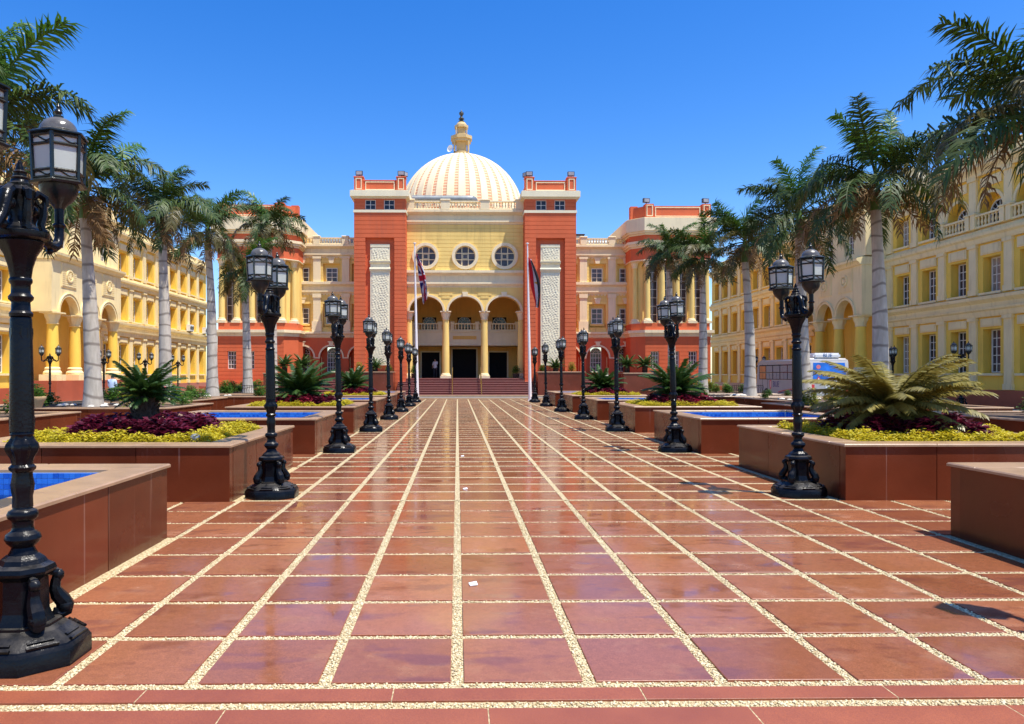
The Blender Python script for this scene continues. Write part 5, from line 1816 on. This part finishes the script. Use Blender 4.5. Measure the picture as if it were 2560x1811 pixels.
# shrubs, stones, pots, low fences in the beds -------------------------
def blob(rr, hh, dens=1.0):
    def fn(rg):
        a = rg.uniform(0, 2 * PI); q = rg.random() ** 0.5; 
        k = 0.8 + 0.25 * math.sin(3 * a + 1) * math.sin(2.3 * a)
        z = rg.random() ** 0.7
        return rr * q * k * math.cos(a) * math.sqrt(max(0.05, 1 - z * z * 0.85)), rr * q * k * math.sin(a) * math.sqrt(max(0.05, 1 - z * z * 0.85)), 0.03 + hh * z * (0.8 + 0.3 * math.sin(5 * a)), 1.0
    return fn
SH = [scatter_leaves(900, blob(0.42, 0.55), 0.10, 31, 'shrub_leaf'), scatter_leaves(1000, blob(0.5, 0.75), 0.11, 32, 'shrub_leaf_yellow'),
      scatter_leaves(700, blob(0.35, 0.4), 0.085, 33, 'shrub_leaf'), scatter_leaves(900, blob(0.6, 0.32), 0.09, 34, 'shrub_leaf')]
FL = scatter_leaves(60, blob(0.42, 0.55), 0.09, 35, 'petal', aspect=0.9)
stem = MB()
for i in range(7):
    a = 2 * PI * i / 7
    stem.tube([(0, 0, -0.02), (0.1 * math.cos(a), 0.1 * math.sin(a), 0.2), (0.28 * math.cos(a), 0.28 * math.sin(a), 0.45)], [0.014, 0.01, 0.005], 5)
STEM = stem.mesh('stems', 'trunk_brown')
rg = random.Random(77)
LBL = ['rounded bright green shrub', 'loose yellow green shrub', 'small compact green shrub', 'low spreading green plant']
for s in (-1, 1):
    for bk, (y0, y1, pr) in enumerate(SEG):
        bed = '%s bed from the cross road, %s flag side' % (ORD[4 - bk], SIDE[s])
        xi = (9.25 if pr else 10.75) + 0.5
        n = int((y1 - y0) * (1.15 if y0 > 15 else 0.75)) + 1
        for i in range(n):
            y = y0 + 0.6 + (y1 - y0 - 1.2) * (i + rg.uniform(0.2, 0.8)) / n
            if y < 12: continue
            x = rg.uniform(xi, xi + 1.0) if i % 2 == 0 else rg.uniform(13.2, 14.4)
            if abs(x - PX) < 0.7: x += 1.2
            k = rg.choice((0, 1, 2, 3, 0))
            flower = (k == 0 and rg.random() < 0.5)
            t = thing('shrub', ('green shrub with red flowers' if flower else LBL[k]) + ' in the ' + bed, 'shrub', (AX + s * x, y, 0.66), rg.uniform(0, 6), ('flowering shrubs' if flower else LBL[k] + 's') + ' in the ' + bed)
            sc_ = rg.uniform(0.65, 1.0) if s > 0 else rg.uniform(0.7, 1.15)
            if s > 0 and 24 < y < 36: sc_ *= 0.6
            obj('foliage', SH[k], t, None, None, sc_)
            obj('stems', STEM, t, None, None, sc_ * (0.9 if k != 3 else 0.5))
            if flower: obj('flowers', FL, t, None, None, sc_ * 1.05)
stone_me = []
for sd in range(3):
    q = MB(); rs = random.Random(sd)
    q.lathe([(0.02, 0), (0.09, 0.01), (0.12, 0.045), (0.08, 0.085), (0.02, 0.1)], 9, mod=lambda k, a: 0.18 * math.sin(3 * a + k + sd) + 0.08 * math.cos(5 * a + sd))
    stone_me.append(q.mesh('stone', 'stone_white'))
for s in (-1, 1):
    for stone_k, y in enumerate((22.97, 28.6, 34.0)):
        for i in range(10):
            a = rg.uniform(0, 2 * PI); r = rg.uniform(0.45, 0.95)
            o = obj('stone', rg.choice(stone_me), None, (AX + s * PX + r * math.cos(a), y + r * math.sin(a) - 0.2, 0.67), (0, 0, rg.uniform(0, 6)), rg.uniform(0.5, 1.1))
            tag(o, 'white stone at the foot of the %s palm from the main building, %s flag side' % (ORD[4 - stone_k], SIDE[s]), 'stone', 'white stones round the %s palm on the %s flag side' % (ORD[4 - stone_k], SIDE[s]))
def pot(label, x, y, z=0.66):
    t = thing('flower_pot', label, 'flower pot', (x, y, z))
    b = MB(); b.lathe([(0.13, 0), (0.2, 0.2), (0.26, 0.3), (0.26, 0.36), (0.22, 0.36), (0.2, 0.3)], 18); b.build('bowl', 'pot', t)
    obj('plant', SH[2], t, (0, 0, 0.28), None, 0.7)
pot('terracotta flower pot between shrubs beside the palm trunk', AX - 13.4, 21.6)
pot('terracotta flower pot in the bed before the shaded yellow building', AX + 13.9, 15.6)
def low_fence(label, x0, x1, y):
    t = thing('low_fence', label, 'fence', (x0, y, 0.66), 0, 'low black iron fences in the beds')
    L = x1 - x0
    b = MB(); b.tube([(0, 0, 0.45), (L, 0, 0.45)], 0.014, 6); b.tube([(0, 0, 0.08), (L, 0, 0.08)], 0.012, 6); b.build('rail', 'iron', t)
    q = MB(); q.tube([(0, 0, 0), (0, 0, 0.5)], 0.008, 5)
    q.tube([(0.0, 0, 0.42), (0.045, 0, 0.36), (0.0, 0, 0.3), (-0.045, 0, 0.22), (0, 0, 0.14)], 0.006, 4)
    me = q.mesh('bar', 'iron')
    n = int(L / 0.11)
    for i in range(n + 1):
        obj('bar', me, t, (L * i / n, 0, 0))
low_fence('low black iron fence before the palms on the British flag side', AX - 11.9, AX - 9.6, 37.0)
low_fence('low black iron fence before the palms on the Egyptian flag side', AX + 9.6, AX + 11.2, 37.0)
low_fence('low black iron fence beyond the dark cycad on the Egyptian flag side', AX + 13.0, AX + 14.6, 37.2)
# cycads and bushes on the terrace beds by the stairs
for s in (-1, 1):
    cycad('small cycad in the raised bed beside the entrance stairs on the %s flag side' % SIDE[s], (0.65 + s * 7.2, 58.2, 1.9), 0.95, (0.9, 0.8), 'cycad_leaf', 30, 60 + s)
    for j, (dx, dy) in enumerate(((6.1, 58.0), (8.5, 58.4))):
        t = thing('shrub', 'green bush on the raised bed before the tower on the %s flag side' % SIDE[s], 'shrub', (0.65 + s * dx, dy, 1.91), 0, 'bushes before the tower on the %s flag side' % SIDE[s])
        obj('foliage', SH[j], t, None, None, 0.9); obj('stems', STEM, t, None, None, 0.8)
    for j, (dx, dy) in enumerate(((13.1, 59.0), (14.6, 59.2))):
        cycad('cycad standing on the terrace wall before the arches on the %s flag side, %s' % (SIDE[s], ('inner one', 'outer one')[j]), (0.65 + s * dx, dy, 1.81), 1.15, (0.9, 1.4), 'cycad_leaf', 30, 70 + s + 3 * j)
# potted plants on the landing
for s in (-1, 1):
    t = thing('potted_plant', 'dark potted bush on the entrance landing on the %s flag side' % SIDE[s], 'potted plant', (0.65 + s * 4.2, 60.5, FLOOR))
    b = MB(); b.lathe([(0.22, 0), (0.3, 0.4), (0.28, 0.4)], 16); b.build('pot', 'trunk_brown', t)
    obj('plant', SH[0], t, (0, 0, 0.35), None, 1.1)
# ------------------------------------------------------------------ bus
def text_mesh(s, size, mat, depth=0.004):
    cu = bpy.data.curves.new('text', 'FONT')
    cu.body = s; cu.size = size; cu.extrude = depth; cu.align_x = 'CENTER'; cu.align_y = 'CENTER'
    o = bpy.data.objects.new('tmp', cu); col.objects.link(o)
    dg = bpy.context.evaluated_depsgraph_get()
    me = bpy.data.meshes.new_from_object(o.evaluated_get(dg))
    bpy.data.objects.remove(o); bpy.data.curves.remove(cu)
    me.materials.clear(); me.materials.append(M[mat])
    return me

bus = thing('bus', 'silver midibus with blue rear window, parked before the shaded building', 'bus', (21.05, 41.0, -0.012))
BWD, BLN = 2.3, 7.4     # width, length; rear at y=0 and front at y=BLN
hwb = BWD / 2
def rounded_body():
    bm = bmesh.new()
    prof = [(0, 0.42), (0, 1.35), (0.10, 2.45), (0.22, 2.62), (BLN - 0.5, 2.62), (BLN - 0.2, 2.45), (BLN - 0.05, 1.5), (BLN, 1.25), (BLN, 0.42)]
    rings = []
    for x in (-hwb, hwb):
        rings.append([bm.verts.new((x, y, z)) for y, z in prof])
    n = len(prof)
    bm.faces.new(rings[0]); bm.faces.new(list(reversed(rings[1])))
    for i in range(n):
        j = (i + 1) % n
        bm.faces.new((rings[0][j], rings[0][i], rings[1][i], rings[1][j]))
    bmesh.ops.recalc_face_normals(bm, faces=bm.faces)
    ed = [e for e in bm.edges if e.verts[0].co.z > 1.0 or e.verts[1].co.z > 1.0]
    bmesh.ops.bevel(bm, geom=ed, offset=0.09, segments=3, affect='EDGES')
    me = bpy.data.meshes.new('body'); bm.to_mesh(me); bm.free()
    me.materials.append(M['bus_paint'])
    for p_ in me.polygons: p_.use_smooth = True
    me.set_sharp_from_angle(angle=R(40))
    return me
obj('body', rounded_body(), bus)
# the near side faces -X
xs = -hwb
b = MB(); b.box(xs - 0.008, xs + 0.02, 0.65, BLN - 0.55, 1.38, 2.30); b.build('window_band', 'bus_glass', bus)
for y in [0.72 + 1.02 * i for i in range(6)]:
    w = MB(); w.box(xs - 0.016, xs - 0.009, y + 0.05, y + 0.95, 1.85, 2.24); w.box(xs - 0.016, xs - 0.009, y + 0.05, y + 0.46, 1.42, 1.80); w.box(xs - 0.016, xs - 0.009, y + 0.5, y + 0.95, 1.42, 1.80)
    w.build('window', 'bus_curtain' if y < 5 else 'bus_orange', bus)
for y in (0.5, 5.55, 6.35):
    b = MB(); b.box(xs - 0.01, xs + 0.01, y, y + 0.02, 0.5, 2.35); b.build('door_seam', 'rubber', bus)
b = MB(); b.box(-0.93, 0.93, -0.02, 0.14, 1.42, 2.36)
V = b.v
rear = MB(); rear.add([(-0.93, -0.025 + (z - 1.35) * 0.09, z) if False else (x, (z - 1.35) * 0.0909 + dy, z) for (x, z, dy) in ((-0.95, 1.44, -0.012), (0.95, 1.44, -0.012), (0.90, 2.36, -0.012), (-0.90, 2.36, -0.012), (-0.95, 1.44, 0.05), (0.95, 1.44, 0.05), (0.90, 2.36, 0.05), (-0.90, 2.36, 0.05))],
                      [(0, 1, 2, 3), (7, 6, 5, 4), (0, 4, 5, 1), (1, 5, 6, 2), (2, 6, 7, 3), (3, 7, 4, 0)])
rw = rear.build('rear_window', 'bus_blue', bus)
b = MB(); b.disc_panel([(-0.62 + 0.12 * math.cos(2 * PI * i / 20), 2.12 + 0.12 * math.sin(2 * PI * i / 20)) for i in range(20)], 0.045, 0.052); b.build('round_sticker', 'sign_pink', rw)
b = MB(); b.disc_panel([(-0.82, 1.28), (-0.48, 1.28), (-0.65, 1.6)], -0.03, -0.024); b.build('warning_triangle', 'sign_red', rw)
b = MB(); b.disc_panel([(-0.75, 1.32), (-0.55, 1.32), (-0.65, 1.51)], -0.036, -0.031); b.build('triangle_centre', 'bus_white', rw)
for sx_ in (-1, 1):
    b = MB(); b.box(sx_ * 0.98 - 0.10, sx_ * 0.98 + 0.10, -0.03, 0.02, 0.72, 1.12); b.build('tail_light', 'sign_red', bus)
b = MB(); b.box(-hwb - 0.02, hwb + 0.02, -0.12, 0.15, 0.36, 0.62); b.build('bumper', 'bus_paint', bus)
b = MB(); b.box(-0.26, 0.26, -0.025, 0.01, 0.92, 1.06); b.build('number_plate', 'bus_white', bus)
b = MB(); b.box(-0.78, 0.78, 0.25, 1.8, 2.60, 2.92); o = b.build('roof_unit', 'bus_white', bus)
bm = bmesh.new(); bm.from_mesh(o.data); bmesh.ops.bevel(bm, geom=[e for e in bm.edges], offset=0.09, segments=2, affect='EDGES'); bm.to_mesh(o.data); bm.free()
obj('lettering', text_mesh('BUE', 0.30, 'text_blue'), o, (0, 0.243, 2.76), (R(90), 0, 0))
obj('lettering', text_mesh('BUE', 0.52, 'text_navy'), bus, (xs - 0.006, 4.35, 1.08), (R(90), 0, R(-90)))
b = MB(); b.disc_panel([(0, 0), (0.12, 0.2), (0.12, 0.62), (-0.12, 0.62), (-0.12, 0.2)], -0.003, 0.003); 
sh = b.build('emblem', 'sign_red', bus, (xs - 0.006, 5.15, 0.72), (0, 0, R(-90)))
b = MB(); b.disc_panel([(0.0, 0.12), (0.07, 0.24), (0.07, 0.56), (0.0, 0.56)], -0.008, -0.004); b.build('emblem_stripe', 'bus_white', sh)
for k, mt in enumerate(('sign_red', 'text_navy')):
    b = MB(); pts = []
    for i in range(13):
        a = 0.25 + 1.1 * i / 12
        pts.append((xs - 0.004, 1.4 + 2.6 * i / 12, 0.62 - 0.09 * k + 0.22 * math.sin(PI * 0.55 * (1 - i / 12))))
    b.tube(pts, 0.028, 4, smooth=False, flat=1.0)
    b.build('swoosh_stripe', mt, bus)
for y in (1.55, 5.75):
    for sx_ in (-1, 1):
        w = MB(); w.lathe([(0.30, -0.12), (0.40, -0.11), (0.42, -0.05), (0.42, 0.05), (0.40, 0.11), (0.30, 0.12)], 24)
        o = w.build('wheel', 'rubber', bus, (sx_ * (hwb - 0.1), y, 0.42), (0, R(90), 0))
        w = MB(); w.lathe([(0.02, -0.13), (0.2, -0.135), (0.29, -0.125), (0.29, 0.125), (0.2, 0.135), (0.02, 0.13)], 20); w.build('rim', 'grey_metal', o)
b = MB(); b.tube([(xs + 0.1, BLN - 0.1, 2.2), (xs - 0.2, BLN + 0.15, 2.2), (xs - 0.25, BLN + 0.15, 1.95)], 0.02, 6); b.box(xs - 0.34, xs - 0.16, BLN + 0.12, BLN + 0.18, 1.55, 1.95); b.build('mirror', 'rubber', bus)

# ------------------------------------------------------------------ flag poles and flags
def flagpole(label, x, y):
    t = thing('flag_pole', label, 'flag pole', (x, y, 0.02), 0, 'white flag poles')
    t.rotation_euler = (0, R(-1.0), 0)
    b = MB(); b.lathe([(0.11, 0.02), (0.10, 1.5), (0.085, 4.0), (0.055, 8.0), (0.035, 9.9)], 16); b.build('shaft', 'pole_white', t)
    b = MB(); b.lathe([(0.17, 0.0), (0.17, 0.04), (0.12, 0.06), (0.12, 0.1)], 16); b.build('base_plate', 'pole_white', t)
    b = MB(); b.lathe([(0.02, 9.9), (0.10, 9.92), (0.10, 9.96), (0.02, 9.99)], 12); b.build('truck', 'pole_white', t)
    return t
flagpole('tall white flag pole carrying the British flag', -2.52, 46.1)
flagpole('tall white flag pole carrying the Egyptian flag', 4.60, 46.1)

def british(u, v):
    # u 0..1 along the fly, v 0..1 up; 2:1 flag
    x, y = (u - 0.5) * 60, (v - 0.5) * 30
    blue, white, red = (0.008, 0.012, 0.14), (0.75, 0.73, 0.75), (0.55, 0.012, 0.035)
    if abs(x) < 3 or abs(y) < 3: return red
    if abs(x) < 5 or abs(y) < 5: return white
    d1 = (y * 2 - x) / math.sqrt(5); d2 = (y * 2 + x) / math.sqrt(5)
    for d, q in ((d1, x > 0), (d2, x < 0)):
        if abs(d) < 3:
            off = d * (1 if q else -1)
            if -2 < off < 0: return red
            return white
    return blue
def egyptian(u, v):
    if v > 0.667: return (0.60, 0.012, 0.02)
    if v < 0.333: return (0.008, 0.008, 0.012)
    du, dv = (u - 0.5) * 1.5, v - 0.5
    if abs(dv) < 0.13 and abs(du) < 0.05 + 0.03 * math.sin((dv + 0.13) * 18): return (0.55, 0.36, 0.03)
    return (0.78, 0.76, 0.76)
def flag(label, x, y, ztop, fn, length, slant, width, seed, nf):
    """limp flag: its stripes hang down the pole, the cloth folded back and forth across"""
    nt_, nc = 90, 72
    V = []; F = []; C = []
    rs = random.Random(seed)
    ph = [rs.uniform(0, 6) for _ in range(6)]
    for j in range(nt_ + 1):
        t = j / nt_
        w = width * (0.12 + 0.88 * math.sin(PI * min(1.0, 0.06 + t * 0.86)) ** 0.8)
        for i in range(nc + 1):
            c = i / nc
            tri = 0.5 - 0.5 * math.cos(2 * PI * nf * c + 0.9 * t + 0.5 * math.sin(3 * t + ph[0]))
            wob = 0.03 * math.sin(9 * t + 5 * c + ph[1])
            end = -0.22 * math.sin(PI * c + 0.3) * (1 - t) * 0 + 0.28 * (c - 0.45) * t
            tri += 0.16 * math.sin(6 * PI * c + 2.0 * t + ph[3])
            V.append((x + slant * t ** 1.2 + w * (tri - 0.12) + wob * t, y - 0.02 - 0.22 * c * w / width + 0.09 * math.cos(6 * PI * c + 2.0 * t + ph[3]), ztop - length * t * (0.90 + 0.10 * math.sin(2.2 * c + ph[2])) - end - 0.25 * c * (1 - t)))
            C.append(fn(min(1, 0.02 + t * 0.97), 1 - c) + (1.0,))
    for j in range(nt_):
        for i in range(nc):
            k = j * (nc + 1) + i
            F.append((k, k + 1, k + nc + 2, k + nc + 1))
    me = bpy.data.meshes.new('flag')
    me.from_pydata(V, [], F)
    ca = me.color_attributes.new('print', 'FLOAT_COLOR', 'POINT')
    ca.data.foreach_set('color', [c for q in C for c in q])
    for p_ in me.polygons: p_.use_smooth = True
    me.materials.append(M['flag_cloth'])
    o = obj('flag', me)
    tag(o, label, 'flag', 'national flags hanging limp on the poles')
m, nt, p, out = new_mat('flag_cloth')
at = node(nt, 'ShaderNodeVertexColor'); at.layer_name = 'print'
nt.links.new(at.outputs[0], p.inputs['Base Color']); p.inputs['Roughness'].default_value = 0.75
tl = node(nt, 'ShaderNodeBsdfTranslucent'); nt.links.new(at.outputs[0], tl.inputs[0])
mx = node(nt, 'ShaderNodeMixShader'); mx.inputs[0].default_value = 0.3
nt.links.new(p.outputs[0], mx.inputs[1]); nt.links.new(tl.outputs[0], mx.inputs[2]); nt.links.new(mx.outputs[0], out.inputs['Surface'])
flag('red white and blue British flag hanging limp from its pole', -2.61, 46.1, 9.35, british, 3.5, 0.50, 0.40, 4, 0.5)
flag('red white and black Egyptian flag hanging limp from its pole', 4.51, 46.1, 9.1, egyptian, 3.2, 0.42, 0.48, 8, 0.5)

# ------------------------------------------------------------------ people
def person(label, loc, rz, shirt, arm=0.0, step=0.1, bag=False):
    t = thing('person', label, 'person', loc, rz, 'people near the buildings')
    J = {'pel': (0, 0, 0.95, .13), 'sp': (0, 0.01, 1.15, .135), 'ch': (0, 0.01, 1.34, .15), 'nk': (0, 0.0, 1.48, .062), 'hd': (0, -0.02, 1.58, .085), 'tp': (0, -0.02, 1.68, .085),
         'sl': (-0.17, 0.01, 1.40, .068), 'el': (-0.24, 0.02, 1.14, .048), 'wl': (-0.23, -0.10, 0.92, .034), 'hl': (-0.22, -0.13, 0.84, .036),
         'sr': (0.17, 0.01, 1.40, .068), 'er': (0.25, -0.04 - 0.1 * arm, 1.15, .048), 'wr': (0.20, -0.16 - 0.12 * arm, 0.95 + 0.38 * arm, .034), 'hr': (0.17, -0.20 - 0.1 * arm, 0.90 + 0.50 * arm, .036),
         'tl': (-0.09, 0, 0.88, .10), 'kl': (-0.10, -step * 0.6, 0.50, .065), 'al': (-0.10, -step * 0.6, 0.10, .045), 'fl': (-0.10, -step * 0.6 - 0.15, 0.04, .04),
         'tr': (0.09, 0, 0.88, .10), 'kr': (0.10, step * 0.3, 0.50, .065), 'ar': (0.10, step * 1.4, 0.10, .045), 'fr': (0.10, step * 1.4 - 0.15, 0.04, .04)}
    E = [('pel', 'sp'), ('sp', 'ch'), ('ch', 'nk'), ('nk', 'hd'), ('hd', 'tp'), ('ch', 'sl'), ('sl', 'el'), ('el', 'wl'), ('wl', 'hl'), ('ch', 'sr'), ('sr', 'er'), ('er', 'wr'), ('wr', 'hr'),
         ('pel', 'tl'), ('tl', 'kl'), ('kl', 'al'), ('al', 'fl'), ('pel', 'tr'), ('tr', 'kr'), ('kr', 'ar'), ('ar', 'fr')]
    ks = list(J)
    me = bpy.data.meshes.new('skel')
    me.from_pydata([J[k][:3] for k in ks], [(ks.index(a), ks.index(c)) for a, c in E], [])
    o = bpy.data.objects.new('skel', me); col.objects.link(o)
    sk = o.modifiers.new('s', 'SKIN'); o.modifiers.new('u', 'SUBSURF').levels = 1
    for i, k in enumerate(ks):
        me.skin_vertices[0].data[i].radius = (J[k][3],) * 2
    me.skin_vertices[0].data[0].use_root = True
    dg = bpy.context.evaluated_depsgraph_get()
    bme = bpy.data.meshes.new_from_object(o.evaluated_get(dg))
    bpy.data.objects.remove(o)
    bme.materials.clear()
    for k in ('skin', shirt, 'trousers', 'hair'): bme.materials.append(M[k])
    for p_ in bme.polygons:
        c = p_.center; p_.use_smooth = True
        far = abs(c.x) > 0.16
        if c.z > 1.60 or (c.z > 1.54 and c.y > 0.0): p_.material_index = 3 if (c.y > -0.05 or c.z > 1.68) else 0
        elif c.z > 1.475: p_.material_index = 0
        elif c.z > 0.93 and not (far and c.z < 1.2 and (c.z < 1.13 or c.y < -0.09)): p_.material_index = 1
        elif far and c.z > 0.78: p_.material_index = 0
        else: p_.material_index = 2 if c.z > 0.08 else 3
    obj('body', bme, t)
person('person in a light blue shirt walking away near the yellow building', (-15.85, 33.8, 0.0 - 0.012), R(165), 'shirt_blue', 0.2, 0.14)
person('person in a white shirt standing further off behind the dark cycad', (-17.6, 41.5, -0.012), R(20), 'shirt_white', 0.0, 0.05)
person('person in white standing beside the palm trunk near the portico', (-20.9, 41.8, -0.012), R(100), 'shirt_white', 0.1, 0.05)
person('person in a white shirt raising a hand in the dark doorway', (-1.95, 64.4, FLOOR), R(-20), 'shirt_white', 1.0, 0.04)

# scrap of paper on the tiles
def paper(label, x, y):
    q = MB()
    q.add([(-0.03, -0.025, 0.0), (0.03, -0.03, 0.004), (0.035, 0.02, 0.016), (-0.025, 0.03, 0.006), (-0.03, -0.025, 0.006), (0.03, -0.03, 0.010), (0.035, 0.02, 0.022), (-0.025, 0.03, 0.012)],
          [(3, 2, 1, 0), (4, 5, 6, 7), (0, 1, 5, 4), (1, 2, 6, 5), (2, 3, 7, 6), (3, 0, 4, 7)])
    tag(q.build('paper_scrap', 'paper', None, (x, y, 0.023), (0, 0, 0.3)), label, 'paper', 'paper scraps on the tiles')
paper('crumpled white paper scrap lying beside the pebble strip', 0.12, 5.66)
paper('tiny white scrap on the tiles level with the first planters', 0.11, 10.4)
paper('tiny white scrap on the tiles level with the second pools', 0.10, 14.6)
print('objects', len(bpy.data.objects))
